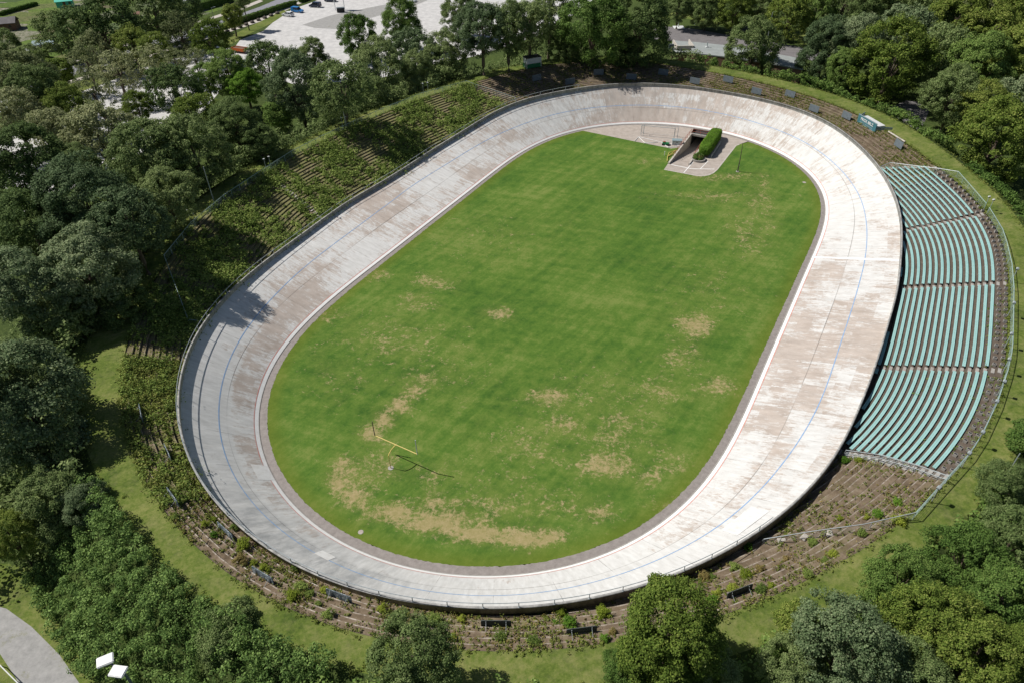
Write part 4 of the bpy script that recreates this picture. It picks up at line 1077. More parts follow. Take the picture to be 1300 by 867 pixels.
ords = ['first', 'second', 'third', 'fourth', 'fifth', 'sixth', 'seventh', 'eighth', 'ninth', 'tenth', 'eleventh', 'twelfth', 'thirteenth', 'fourteenth', 'fifteenth', 'sixteenth', 'seventeenth', 'eighteenth', 'nineteenth', 'twentieth']
nb = 0
TRIM = {}
for k in range(0, 22):
    d = (k + 0.42) * STEP
    uu_ = su % NU
    P = O2[uu_] - ON[uu_] * d; ok = d < DM[uu_] - 0.35
    zt = ZC - SL[uu_] * STEP * (k + 0.5)
    sd_ = [side(P, l) for l in ALN]
    for s_ in range(4):
        sel = ok & (sd_[s_] * sd_[s_ + 1] < 0)
        idx = np.where(sel)[0]
        if len(idx) < 4: continue
        cut = 2 if k >= 0 else 0
        idx = idx[1:-1]
        if len(idx) < 4: continue
        PP = P[idx]; zb = zt[idx]
        # arc-length spaced
        L_ = np.concatenate([[0], np.cumsum(np.linalg.norm(np.diff(PP, axis=0), axis=1))])
        if k < 2:   # only the concrete blocks are left here
            nbk = int(L_[-1] / 1.45)
            for q in range(nbk):
                l = 0.7 + q * 1.45
                x, y = np.interp(l, L_, PP[:, 0]), np.interp(l, L_, PP[:, 1]); z = np.interp(l, L_, zb); a = tangent_at((x, y))[0]
                if nb == 0 or True:
                    if 'block' not in TRIM:
                        o = empty('seat_block', (x, y, z), a, '', 'concrete block', 'bare concrete blocks of the two topmost rows')
                        m_ = MB(); m_.box(-.17, .17, -.20, .20, 0, .36); m_.build('block', 'conc', o)
                        m_ = MB(); m_.box(-.12, .12, -.16, .16, .362, .372); m_.box(.172, .18, -.15, .15, .04, .33); m_.build('dark_recess', 'dark', o)
                        TRIM['block'] = o
                    else:
                        o = copy_tree(TRIM['block']); o.location = (x, y, z); o.rotation_euler = (0, 0, a)
                    o['label'] = 'bare concrete seat block in the %s row from the back of the stand, %s' % (['first', 'second'][k], secname[s_])
            continue
        zm = float(zb.mean()); base = PP[len(PP) // 2]
        o = empty('stand_bench', (base[0], base[1], zm), 0, 'long turquoise bench, %s from the back in the %s of the stand' % (ords[k - 2], secname[s_]), 'bench', 'turquoise benches of the right hand stand')
        NPT = 14; ll = np.linspace(0.15, L_[-1] - 0.15, NPT); X = np.stack([np.interp(ll, L_, PP[:, 0]), np.interp(ll, L_, PP[:, 1])], 1) - base
        mb = MB()
        for wofs in (-0.098, 0.098):
            T_ = np.gradient(X, axis=0); T_ /= np.linalg.norm(T_, axis=1)[:, None]; Nn = np.stack([T_[:, 1], -T_[:, 0]], 1)
            ribbon(X + Nn * wofs, 0.18, 0.36, 0.41, mb)
        mb.build('seat', 'bench', o)
        for l in np.arange(0.5, L_[-1] - 0.3, 2.2):
            x, y = np.interp(l, L_, PP[:, 0]) - base[0], np.interp(l, L_, PP[:, 1]) - base[1]; a = tangent_at((x + base[0], y + base[1]))[0]
            if 'sup' not in TRIM: TRIM['sup'] = MB().obox((0, 0, 0.18), (1, 0, 0), .08, (0, 1, 0), .15, .178).me('support_block', 'conc')
            q_ = link('support_block', TRIM['sup'], o, (x, y, 0)); q_.rotation_euler = (0, 0, a)
# pale stair steps in the aisles
for j, ln in enumerate(ALN):
    a, b = np.array(ln[0]), np.array(ln[1]); mb = MB(); dvv = (b - a) / np.linalg.norm(b - a)
    p0 = b
    uo = tangent_at(p0)[1]
    o = empty('aisle_steps', (b[0], b[1], ZC), 0, ['pale steps at the upper end of the bench stand', 'pale steps between the upper and second bench sections', 'pale steps between the second and third bench sections', 'pale steps between the third and lower bench sections', 'pale steps at the lower end of the bench stand'][j], 'steps', 'stairs between the bench sections')
    for k in range(0, 19):
        dd_ = k * STEP
        p = None
        t = 0.0
        # walk along the aisle until the row is reached
        for tt in np.linspace(0, np.linalg.norm(b - a) + 2, 120):
            q = b - dvv * tt; i = int(((O2 - q) ** 2).sum(1).argmin()); di = -(q - O2[i]) @ ON[i]
            if di >= dd_: p = q; break
        if p is None or di > DM[i] - 0.2: break
        zt = ZC - SL[i] * STEP * (k + .5); tx = OT[i]; nx = -ON[i]
        c = p + nx * 0.30 - b
        mb.obox((c[0], c[1], zt + 0.025 - ZC), (*tx, 0), 0.50, (*nx, 0), 0.19, 0.06)
    mb.build('step', 'conc', o)
# pale cross stairs on the left terrace
a = at(412, 271, 4.2)[:2]; b = at(350, 225, ZC)[:2]; dvv = (b - a) / np.linalg.norm(b - a)
o = empty('aisle_steps', (b[0], b[1], ZC), 0, 'narrow flight of grey steps through the weeds of the left terrace', 'steps'); mb = MB()
for k in range(0, 34):
    t = k * 0.55 + .2; q = b - dvv * t; i = int(((O2 - q) ** 2).sum(1).argmin()); di = -(q - O2[i]) @ ON[i]
    if di > DM[i] - .1 : break
    if di < 0: continue
    zt = ZC - SL[i] * STEP * (math.floor(di / STEP) + .5) ; c = q - b
    mb.obox((c[0], c[1], zt + .10 - ZC), (*OT[i], 0), 0.45, (*ON[i], 0), 0.15, 0.08)
mb.build('step', 'conc_light', o)

# ------------------------------------------------------------------ rails and fences
def rim_rail(i0, i1, label):
    ii = np.arange(i0, i1, 4) % NS; P = np.concatenate([RIMXY[ii] - N2[ii] * 0.05, (RIMZ[ii])[:, None]], 1); base = Vector(P[0])
    o = empty('rim_handrail', base, 0, label, 'handrail')
    MB().tube([Vector(p) - base + Vector((0, 0, .72)) for p in P], 0.038, 5).build('rail', 'galv', o)
    L_ = np.concatenate([[0], np.cumsum(np.linalg.norm(np.diff(P[:, :2], axis=0), axis=1))])
    for l in np.arange(0.3, L_[-1], 3.3):
        x, y, z = (np.interp(l, L_, P[:, c]) for c in range(3)); v = Vector((x, y, z)) - base
        m_ = MB(); m_.tube([v + Vector((0, 0, -.3)), v + Vector((0, 0, .76))], 0.045, 6); m_.box(v.x - .08, v.x + .08, v.y - .08, v.y + .08, v.z - .02, v.z + .03)
        m_.build('post', 'galv', o)
rim_rail(640, 1052, 'galvanised handrail on posts along the rim from the left bend to the bottom bend')
rim_rail(396, 640, 'galvanised handrail along the rim of the back straight and far left bend')

def crest_fence(name, pts, label, z=ZC, h=1.15, spacing=2.2, mat='greyteal', rails=(1.0,), post_r=0.04, follow=False, group=None):
    P = []
    for p in pts:
        if follow: g0 = on_ground(*p, zg=6, add=h); P.append(Vector(g0))
        else: P.append(Vector(at(p[0], p[1], z + h)) - Vector((0, 0, h)))
    # smooth subdivision
    Q_ = []
    for a, b in zip(P[:-1], P[1:]):
        n = max(1, int((b - a).length / 3)); 
        for t in range(n):
            q = a.lerp(b, t / n)
            if follow: q.z = ground_z(q.x, q.y)
            Q_.append(q)
    Q_.append(P[-1])
    base = Q_[0].copy(); o = empty(name, base, 0, label, 'fence', group)
    for r_ in rails: MB().tube([p - base + Vector((0, 0, h * r_)) for p in Q_], 0.045, 5).build('rail', mat, o)
    tot = 0; segs = []
    for a, b in zip(Q_[:-1], Q_[1:]): segs.append((tot, a, b)); tot += (b - a).length
    n = int(tot / spacing)
    for k in range(min(n + 1, 98)):
        s = tot * k / max(1, n); p = Q_[-1]
        for (s0, a, b) in segs:
            if s0 <= s <= s0 + (b - a).length + 1e-6: p = a.lerp(b, (s - s0) / max(1e-6, (b - a).length)); break
        v = p - base; MB().tube([v + Vector((0, 0, -.1)), v + Vector((0, 0, h))], post_r, 5).build('post', mat, o)
    # wire mesh infill as thin wires
    mw = MB()
    for q in (0.1, 0.3, 0.5, 0.7, 0.88):
        mw.tube([p - base + Vector((0, 0, h * q)) for p in Q_], 0.009, 3)
    mw.build('wire', mat, o)
    return o
crest_fence('crest_fence', [(208, 324.1), (242.4, 282.3), (285, 247), (330, 217.5), (370, 192), (408.8, 172.6), (446.8, 154.8), (490, 136), (535.7, 118), (591.5, 102.8)], 'long grey green wire fence on the crest in front of the left wood')
crest_fence('cross_fence', [(591.5, 102.8), (622, 113), (655, 124.4)], 'grey rail fence running down the far left terrace to the track', follow=True)
crest_fence('cross_fence', [(257.6, 407.9), (238.6, 405.4), (208, 324.1)], 'thin wire fence closing the overgrown left terrace towards the grass path', follow=True)
crest_fence('crest_fence', [(1216.9, 218.2), (1235, 238.5), (1252.3, 258.5)], 'short fence on the crest behind the top of the bench stand')
crest_fence('crest_fence', [(1256.2, 263.8), (1273, 291), (1278.5, 307.7), (1285, 335), (1287.5, 365), (1287, 400), (1286, 435), (1284.7, 447), (1279.7, 470), (1267, 508.7), (1248, 549.3), (1231.4, 574.7), (1190.8, 619.1), (1163, 650)], 'long curved grey rail fence on the crest behind the bench stand', spacing=2.6)
crest_fence('cross_fence', [(1163, 650), (1096.9, 664.8), (1030, 674), (970, 683.8), (958.4, 673.6)], 'pale rail fence crossing the bare terrace below the bench stand', follow=True, mat='galv', spacing=4)
crest_fence('cross_fence', [(1116.9, 211.5), (1129.2, 208.5), (1170, 213), (1216.9, 218.2)], 'pale rail fence along the upper end of the bench stand', follow=True, mat='galv', spacing=3)
crest_fence('cross_fence', [(1074, 571), (1120, 577), (1165, 590), (1205, 604)], 'double grey rail fence along the lower end of the bench stand', follow=True, mat='galv', spacing=3, rails=(1.0, .5))

# lamps on the crest fences
def fence_lamp(bx, by, tx, ty, label):
    b0 = Vector(at(bx, by, ZC)); 
    o = empty('fence_lamp', b0, random.uniform(-.2, .2), label, 'lamp', 'small lamps on posts along the crest fences')
    MB().tube([(0, 0, -.1), (0, 0, 2.3)], 0.045, 6).build('pole', 'galv', o)
    m_ = MB(); m_.prism([(-.17, 2.28), (.14, 2.22), (.17, 2.3), (.07, 2.46), (-.14, 2.44)], -.17, .17); m_.build('lamp_head', 'pvc', o, 0.03)
    m_ = MB(); m_.box(-.18, .18, -.18, .16, 2.21, 2.235); m_.build('lens', 'glass', o)
LA = [(338.5, 217, 'left of the pair above the grey steps'), (344.5, 214, 'right of the pair above the grey steps'), (242.7, 283, 'left of the pair nearest the left fence corner'), (248.5, 281, 'right of the pair nearest the left fence corner'),
      (435.4, 163.5, 'left of the pair beside the shaded terrace'), (440.5, 162.4, 'right of the pair beside the shaded terrace'), (537.7, 119.3, 'left of the pair nearest the far fence corner'), (543.8, 118, 'right of the pair nearest the far fence corner'),
      (1249, 266, 'left of the two at the fence gap behind the stand'), (1254.5, 270, 'right of the two at the fence gap behind the stand')]
for x, y, l in LA: fence_lamp(x, y, 0, 0, 'small white fence lamp, ' + l)
RL = [(1292.3, 341, 'first below the fence gap'), (1288, 384, 'level with the second aisle'), (1284.7, 423, 'level with the third bench section'), (1282, 455, 'upper of the pair level with the third aisle'), (1276, 483, 'just below the third aisle'), (1266.5, 508.2, 'level with the middle of the lower section'), (1248.5, 547.3, 'second from the lower end of the stand'), (1231.4, 573.9, 'nearest the lower end of the stand'), (1192.6, 617.8, 'beyond the lower end of the stand')]
for x, y, l in RL:
    p = at(x, y, ZC + 2.4); i = tangent_at(p)[1]
    o = empty('fence_lamp', (p[0], p[1], ZC), tangent_at(p)[0], 'white lamp head on the stand fence, ' + l, 'lamp', 'small lamps on posts along the crest fences')
    MB().tube([(0, 0, -.1), (0, 0, 2.3)], 0.045, 6).build('pole', 'galv', o)
    MB().prism([(-.19, 2.25), (.14, 2.25), (.2, 2.33), (.07, 2.5), (-.17, 2.44)], -.21, .21).build('lamp_head', 'galv', o, 0.03)
    MB().box(-.22, .22, -.22, .16, 2.21, 2.24).build('lens', 'glass', o)

def tall_pole(tx, ty, ztop, label, mat='galv', r=0.09, zb=None, head=True, name='lamp_mast'):
    p = at(tx, ty, ztop); zb = ground_z(p[0], p[1]) if zb is None else zb
    o = empty(name, (p[0], p[1], zb), 0.4, label, 'mast', 'tall thin masts round the ground')
    MB().tube([(0, 0, -.2), (0, 0, (ztop - zb) * .5), (0, 0, ztop - zb)], r, 7, r * .55).build('pole', mat, o)
    if head:
        MB().tube([(0, 0, ztop - zb - .1), (.5, 0, ztop - zb + .05), (1.0, 0, ztop - zb + .05)], 0.05, 5).build('arm', mat, o)
        MB().box(.8, 1.35, -.14, .14, ztop - zb - .03, ztop - zb + .1).build('lamp_head', 'galv', o, .03)
    return o
tall_pole(258, 212, 14, 'tall thin mast in front of the left wood', r=.11, head=False)
tall_pole(434, 131, 13, 'tall thin mast behind the shaded left terrace', r=.11, head=False)
tall_pole(887, -6, 9, 'tall street mast on the grass strip behind the road', r=.12)
tall_pole(981, 16, 9, 'tall street mast between the hut and the wood', r=.12)
tall_pole(1295, 575, 13, 'short slanting looking mast at the right edge of the thicket', r=.07, head=False)
tall_pole(268, 10, 8, 'street lamp on the verge beyond the roadside hedge', r=.10)

# big floodlight mast in the lower left corner
zt = 17.0; p = at(152, 846, zt); gz = ground_z(p[0], p[1])
o = empty('floodlight_mast', (p[0], p[1], gz), R(0), 'floodlight mast with two white square lamp heads over the bramble slope', 'floodlight')
H_ = zt - gz
MB().tube([(0, 0, -.5), (0, 0, H_ * .5), (0, 0, H_)], 0.16, 10, 0.09).build('mast', 'slate', o)
q1 = Vector(at(133.5, 838, zt + .1)) - Vector(o.location); q2 = Vector(at(150, 852, zt + .1)) - Vector(o.location)
MB().tube([q1 * 1.0 + Vector((0, 0, -.25)), Vector((0, 0, H_ - .1)), q2 + Vector((0, 0, -.25))], 0.07, 6).build('cross_arm', 'slate', o)
for q, a in ((q1, 0.45), (q2, -.15)):
    h = empty('tmp', (0, 0, 0), 0, None, None)
    bpy.data.objects.remove(h)
    m_ = MB(); c, s2 = math.cos(a), math.sin(a)
    ax_, ay_ = Vector((c, s2, 0)), Vector((-s2, c, 0))
    m_.obox(q, ax_, .56, ay_, .42, .11); hd = m_.build('lamp_head', 'white', o, 0.05)
    m_ = MB(); m_.obox(q + Vector((0, 0, -.13)), ax_, .46, ay_, .34, .02); gl = m_.build('lens', 'glass', hd)
    m_ = MB(); m_.obox(q + Vector((0, 0, -.2)), ax_, .12, ay_, .12, .08); m_.build('bracket', 'slate', hd)

# ------------------------------------------------------------------ infield objects
# american football goal
g0 = Vector(at(496.1, 593.8)); j0 = Vector(at(502.3, 564.6, 2.85)); dA = Vector(at(475.8, 552.4, 2.85)); dB_ = Vector(at(529.8, 576.2, 2.85))
o = empty('football_goal', g0, 0, 'yellow gooseneck goal with a long crossbar on the dry part of the lawn', 'goal post')
v = lambda q: Vector(q) - g0
k1 = Vector((0, 0, 2.25)); je = v(j0)
MB().tube([(0, 0, -.1), k1, k1.lerp(je, .12) + Vector((0, 0, .12)), k1.lerp(je, .45) + Vector((0, 0, .22)), k1.lerp(je, .8) + Vector((0, 0, .1)), je], 0.065, 8).build('gooseneck', 'yellow', o)
MB().tube([v(dA), v(dB_)], 0.06, 8).build('crossbar', 'yellow', o)
for e_ in (dA, dB_): MB().tube([v(e_), v(e_) + Vector((0, 0, 2.4))], 0.06, 7).build('upright', 'galv' if e_ is dB_ else 'steeldark', o)
MB().tube([(0, 0, 0), (0, 0, .03)], 0.35, 14).build('footing', 'conc', o)
# flag pole
fp = Vector(at(936.3, 218.3)); o = empty('flag_pole', fp, 0, 'slim dark pole standing alone on the lawn right of the underpass', 'pole')
MB().tube([(0, 0, 0), (0.05, .0, 3), (0.0, 0.05, 6.2)], 0.13, 8, 0.05).build('pole', 'steeldark', o)
MB().tube([(0, 0, 0), (0, 0, .06)], 0.35, 12).build('base_plate', 'conc', o)
MB().box(.1, .16, -.05, .05, 1.3, 1.6).build('cleat', 'galv', o)
# manholes and stones
for (x, y, r, l) in ((458, 675, .26, 'round pale manhole cover on the lawn near the lower apron'), (565.5, 618.5, .0, ''), (1021, 232, .3, 'small pale stone slab on the lawn at the right bend')):
    if r == 0: continue
    q = at(x, y); o = empty('manhole_cover', (q[0], q[1], 0), 0, l, 'manhole cover'); MB().tube([(0, 0, 0), (0, 0, .035)], r, 18).build('lid', 'paving', o); MB().tube([(0, 0, 0), (0, 0, .025)], r * 1.2, 18).build('frame', 'conc', o)
# clipped hedge beside the ramp, planter at its foot
def leaf_box(name, pts_c, ax, hx, ay, hy, z0, z1, leaf, n, mat, parent, base):
    P = []; Nn = []
    hz = (z1 - z0) / 2; cz = (z0 + z1) / 2
    a = np.array([hx, hy, hz]); 
    d = rng.uniform(-1, 1, (n, 3)); f = rng.choice(3, n, p=[.22, .40, .38]); sgn = np.where(rng.random(n) < .5, -1, 1); 
    sgn = np.where((f == 2) & (rng.random(n) < .85), 1, sgn)
    d[np.arange(n), f] = sgn
    # round the box
    e = np.sign(d) * np.abs(d); p8 = (np.abs(e) ** 5).sum(1) ** (1 / 5); e = e / np.maximum(p8, 1)[:, None]
    nr = np.sign(e) * np.abs(e) ** 4 / a
    e = e * a; e += rng.standard_normal(e.shape) * 0.07 + (np.sin(e[:, :1] * 2.1) * .05)
    W_ = pts_c[None] + e[:, :1] * np.array(ax) + e[:, 1:2] * np.array(ay) + np.array([0, 0, 1.0]) * (e[:, 2:] + cz)
    nw = nr[:, :1] * np.array(ax) + nr[:, 1:2] * np.array(ay) + np.array([0, 0, 1.0]) * nr[:, 2:]
    nw /= np.linalg.norm(nw, axis=1)[:, None]; nw += .45 * rng.standard_normal(nw.shape)
    me = leaf_mesh(name, W_ - np.array(base), nw, rng.uniform(.7, 1.3, n) * leaf, mat)
    oo = link(name, me, parent); kids.setdefault(parent.name, []).append(oo); return oo
hc = rp(12.3, RWID + 1.75)
hb = (hc[0], hc[1], 0)
o = empty('clipped_hedge', hb, 0, 'bright green clipped hedge block along the right side of the underpass ramp', 'hedge')
ax3, ay3 = np.array([*RD, 0]), np.array([*RN, 0])
leaf_box('foliage', np.array([hc[0], hc[1], 0.0]), ax3, 6.1, ay3, 1.25, 0.2, 2.35, 0.19, 15000, 'leaf_bright', o, hb)
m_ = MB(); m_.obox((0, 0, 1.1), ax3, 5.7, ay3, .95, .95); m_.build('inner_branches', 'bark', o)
pc = rp(4.6, RWID + 1.3)
o = empty('round_planter', (pc[0], pc[1], 0), 0, 'round concrete planter with a low bush at the lower end of the hedge', 'planter')
m_ = MB(); 
prof = [(1.45, 0), (1.5, .45), (1.35, .47), (1.3, .3), (0.01, .3)]
n = 28
for (r_, z_) in prof: m_.v += [(r_ * math.cos(2 * math.pi * k / n), r_ * math.sin(2 * math.pi * k / n), z_) for k in range(n)]
for q in range(len(prof) - 1):
    for k in range(n): m_.f.append((q * n + k, q * n + (k + 1) % n, (q + 1) * n + (k + 1) % n, (q + 1) * n + k))
m_.build('bowl', 'conc', o)
mm, lc_ = crown_mesh('planter_bush', 1.25, .7, 9, .16, 50, .35, 12); oo = link('bush', mm, o, (0, 0, .75)); oo.material_slots[0].link = 'OBJECT'; oo.material_slots[0].material = MAT['leaf_green']
mm2, _ = crown_mesh('planter_flowers', 1.3, .3, 5, .13, 14, .3, 6, mat='leaf_rust'); oo = link('flowers', mm2, o, (0, 0, .75))
# concrete bench edge behind hedge
q = rp(11.0, RWID + 3.7); railing('hedge_railing', [P3(6.5, RWID + 3.55, 0), P3(14.5, RWID + 3.55, 0)], 0.75, 'low grey rail on the right side of the clipped hedge', 'galv', 1.5, (1.0, .55))

# stored goals, box, mower on the deck
def goal_frame(name, px1, px2, w_label, mat, h=2.4, depth=1.6, tilt=None, r=.06, cat='goal'):
    a = Vector(at(*px1)); b = Vector(at(*px2)); base = a.copy(); d_ = (b - a); L_ = d_.length; t = d_.normalized(); n_ = Vector((-t.y, t.x, 0))
    o = empty(name, base, 0, w_label, cat, 'football goals stored on the paved strip')
    MB().tube([(0, 0, 0), (0, 0, h)], r, 6).build('post', mat, o)
    MB().tube([d_, d_ + Vector((0, 0, h))], r, 6).build('post', mat, o)
    MB().tube([(0, 0, h), d_ + Vector((0, 0, h))], r, 6).build('crossbar', mat, o)
    for s_ in (Vector((0, 0, 0)), d_):
        MB().tube([s_ + Vector((0, 0, h)), s_ + n_ * depth * .5 + Vector((0, 0, h)), s_ + n_ * depth], r * .6, 5).build('side_frame', mat, o)
        MB().tube([s_, s_ + n_ * depth], r * .6, 5).build('ground_bar', mat, o)
    MB().tube([n_ * depth, d_ + n_ * depth], r * .6, 5).build('back_bar', mat, o)
    return o
goal_frame('training_goal', (813.5, 172.5), (855.5, 176.5), 'upright grey goal frame standing on the paved strip by the far track edge', 'galv', 2.4, 1.8)
goal_frame('training_goal', (817, 170.5), (860, 174.5), 'second upright grey goal frame close behind the first one', 'galv', 2.35, -1.2, r=.05)
def lying(name, pts, label, mat, z=.08, r=.06, cat='goal frame', part='bar'):
    P = [Vector(at(x, y, z)) for x, y in pts]; b = P[0].copy(); b.z = 0
    o = empty(name, b, 0, label, cat)
    for a_, c_ in zip(P[:-1], P[1:]): MB().tube([a_ - b, c_ - b], r, 6).build(part, mat, o)
    return o
lying('lying_goal_frame', [(806, 179.5), (810.5, 174.2), (819, 182), (835, 181), (818, 181.8)], 'white goal frame lying open at the left end of the paved strip', 'white')
lying('lying_goal_frame', [(810.5, 174.2), (840, 181), (866, 186), (848, 187.5), (840, 181)], 'long white goal frame lying flat beside the metal box', 'white')
lying('yellow_goal_frame', [(847, 205), (847.5, 199), (857.5, 191.5), (862, 192), (847.5, 199), (849.5, 194), (857.5, 191.5)], 'yellow tubular frame lying on the grass left of the underpass wall', 'yellow', .25, .07)
q = at(859, 183.5); o = empty('metal_box', (q[0], q[1], 0.02), R(-8), 'grey metal storage box beside the underpass wall', 'box')
MB().box(-1.05, 1.05, -.6, .6, 0, .95).build('body', 'galv', o, .02); MB().box(-1.1, 1.1, -.65, .65, .96, 1.04).build('lid', 'slatblue', o, .02)
MB().box(-.2, .2, -.64, -.61, .6, .7).build('handle', 'dark', o)
q = at(845, 184.3); o = empty('lawn_mower', (q[0], q[1], 0.02), R(-20), 'small dark green lawn mower with a red top on the paved strip', 'lawn mower')
MB().prism([(-.45, .15), (.45, .15), (.42, .45), (.1, .6), (-.4, .5)], -.75, .75).build('housing', 'green', o, .05)
MB().box(-.6, -.1, -.25, .25, .6, .75).build('engine_cover', 'redrail', o, .05)
for x in (-.6, .6):
    for y in (-.5, .5): MB().tube([(x, y - .06, .2), (x, y + .06, .2)], .2, 10).build('wheel', 'dark', o)
MB().tube([(.7, -.3, .4), (1.2, -.3, 1.0), (1.2, .3, 1.0), (.7, .3, .4)], .03, 5).build('handle', 'pvc', o)
q = at(840, 199); o = empty('marker_post', (at(847, 198)[0] - .6, at(847, 198)[1], 0), 0, 'tiny white marker post on the grass beside the yellow frame', 'post'); MB().tube([(0, 0, 0), (0, 0, .9)], .06, 6).build('post', 'pvc', o)
MB().tube([(0, 0, .88), (0, 0, .97)], .09, 6).build('cap', 'white', o)
# painted court lines on the forecourt
def ground_line(name, pts, mat, w=.12, z=.02):
    P = [Vector(at(*p)) for p in pts]; mb = MB()
    for a_, b_ in zip(P[:-1], P[1:]):
        t = (b_ - a_).normalized(); n_ = Vector((-t.y, t.x, 0)) * w / 2
        mb.quad(*[(q.x, q.y, z) for q in (a_ - n_, b_ - n_, b_ + n_, a_ + n_)])
    tag(mb.build(name, mat), kind='structure')
ground_line('painted_line', [(852, 209.5), (878, 214.8), (907, 215.2)], 'line_white', .22)
ground_line('painted_line', [(868, 220), (880, 206)], 'line_white', .18, .024)
ground_line('painted_line', [(889, 215), (899, 205)], 'line_white', .15, .028)
# narrow pale kerb along the forecourt edge
mb = MB(); pts = [cornerL] + front
for a_, b_ in zip(pts[:-1], pts[1:]):
    t = (b_ - a_) / np.linalg.norm(b_ - a_); nn = np.array([-t[1], t[0]]) * .14
    mb.quad(*[(q[0], q[1], .026) for q in (a_ - nn, b_ - nn, b_ + nn, a_ + nn)])
tag(mb.build('forecourt_kerb', 'conc_light'), kind='structure')

# ------------------------------------------------------------------ boards on the terraces
def board(px, py, w, h, label, mat, back, tall=0.25, lean=-8, rounded=False, group='advertising boards on the terraces', flip=0, dz=0.0):
    g_ = on_ground(px, py, add=h * .5 + tall); a, i = tangent_at(g_)
    o = empty('advertising_board', g_, a + R(flip), label, 'board', group)
    m_ = MB(); e = .12 if rounded else .02
    pr = [(-w / 2 + e, 0), (w / 2 - e, 0), (w / 2, e), (w / 2, h - e), (w / 2 - e, h), (-w / 2 + e, h), (-w / 2, h - e), (-w / 2, e)]
    n = 8; l = math.tan(R(lean))
    for y in (-.03, .03): m_.v += [(x, y + z * l, z + tall) for x, z in pr]
    m_.f.append(tuple(range(8))); m_.f.append(tuple(reversed(range(8, 16))))
    for k in range(8): m_.f.append((k, 8 + k, 8 + (k + 1) % 8, (k + 1) % 8))
    m_.build('panel', mat, o)
    for x in (-w * .33, w * .33):
        MB().tube([(x, -.09, -.3), (x, -.09 + h * l * .9, h * .9 + tall)], .035, 5).build('leg', 'galv', o)
        MB().tube([(x, -.1 + h * l * .7, h * .7 + tall), (x, -1.0, 0.15)], .025, 5).build('brace', 'galv', o)
    return o
# tangent x axis runs counter-clockwise, +y points inwards to the track
topb = [(681.8, 99.5), (724, 104), (760, 92), (801.5, 98), (842, 92), (882, 103), (924, 102), (960, 117), (1002.8, 119.5), (1032.9, 139), (1074.5, 147), (1140.5, 183)]
tl = ['furthest left slate board on the shaded far terrace, below the container', 'second slate board on the far terrace, low beside yellow weeds', 'third slate board, high on the shaded far terrace', 'fourth slate board, in deep shade left of the tree shadow tip', 'fifth slate board, at the edge of the tree shadow', 'sixth slate board, first one in full sun', 'seventh slate board with a mark in its middle, high in the sun', 'eighth slate board, low on the sunlit upper terrace', 'ninth slate board, below the end of the round tree shadow', 'tenth slate board, close to the track rim', 'eleventh slate board, just left of the lettered sign', 'last slate board, right of the lettered sign']
for (x, y), l in zip(topb, tl): board(x, y, 2.5, 1.35, l, 'slate', None)
nb_ = [(178.5, 524, 'leftmost dark board seen edge on among the olive weeds'), (212.7, 574.7, 'second board down the left bend, seen edge on'), (218.8, 630.5, 'third board down the left bend, with a pale face'), (285.6, 673.7, 'narrow graffiti board beside the lime shrubs'), (333, 729.8, 'graffiti board with white scrawl beside the brownish shrub'), (430, 756, 'graffiti board right of the yellow green shrub'), (629.8, 791.5, 'dark weathered board near the bottom centre of the terrace'), (738.5, 800.5, 'tilted dark board left of the tall sunlit tree'), (831.5, 760.7, 'dark board half hidden behind the tall sunlit tree'), (939.4, 750.6, 'rightmost dark board tilted beside a lime shrub')]
def graffiti_mat():
    b = NB('graffiti_board', 0.8, 0.2); o = b.tc.outputs['Object']
    n = b.noise(o, 2.2, 5, 0.6, 2.2)
    return b.color(b.ramp(n, [(0.40, (0.10, 0.13, 0.15)), (0.5, (0.20, 0.24, 0.26)), (0.56, (0.50, 0.54, 0.56)), (0.62, (0.13, 0.17, 0.19))]))
MAT['graffiti'] = graffiti_mat()
for k, (x, y, l) in enumerate(nb_): board(x, y, 2.75, .95, l, 'graffiti' if k < 6 else 'boardback', None, lean=4, rounded=True, tall=.15)

# lettered sign stand
def text_mesh(name, s, size, mat, parent, loc, rot, ext=.015):
    cu = bpy.data.curves.new(name, 'FONT'); cu.body = s; cu.size = size; cu.align_x = 'CENTER'; cu.align_y = 'CENTER'; cu.extrude = ext; cu.offset = 0.012
    ob = bpy.data.objects.new(name, cu); col.objects.link(ob); dg = bpy.context.evaluated_depsgraph_get(); me = bpy.data.meshes.new_from_object(ob.evaluated_get(dg))
    bpy.data.objects.remove(ob); me.materials.clear(); me.materials.append(MAT[mat]); oo = link(name, me, parent); oo.location = loc; oo.rotation_euler = rot; return oo
pL = Vector(at(1087, 158.5, 6.2)); pR = Vector(at(1109.5, 172, 6.2)); mid = (pL + pR) / 2; wdt = (pR - pL).length
t_ = (pR - pL).normalized(); ang = math.atan2(t_.y, t_.x)
o = empty('sign_stand', (mid.x, mid.y, 5.0), ang, 'large teal lettered sign with slatted side wings standing on the upper terrace', 'sign')
HB = 2.6
MB().box(-wdt / 2, wdt / 2, -.06, .06, .9, .9 + HB).build('sign_panel', 'teal', o, .02)
for z in (.9, .9 + HB): MB().box(-wdt / 2 - .04, wdt / 2 + .04, -.085, .085, z - .06, z + .06).build('frame_rail', 'slatblue', o)
text_mesh('lettering', 'FRICK BELZ', .78, 'white', o, (0, -.085, 2.85), (R(90), 0, 0))
m_ = MB()
r2_ = random.Random(3)
for (z, x0, x1, h) in ((2.2, -2.0, 1.9, .10), (1.85, -1.7, 2.1, .10), (1.42, -2.2, 2.0, .13)):
    x = x0 * wdt / 5.6
    while x < x1 * wdt / 5.6:
        w_ = r2_.uniform(.08, .3); m_.box(x, x + w_, -.075, -.062, z - h, z + h); x += w_ + .09
m_.build('small_print', 'slatblue', o)
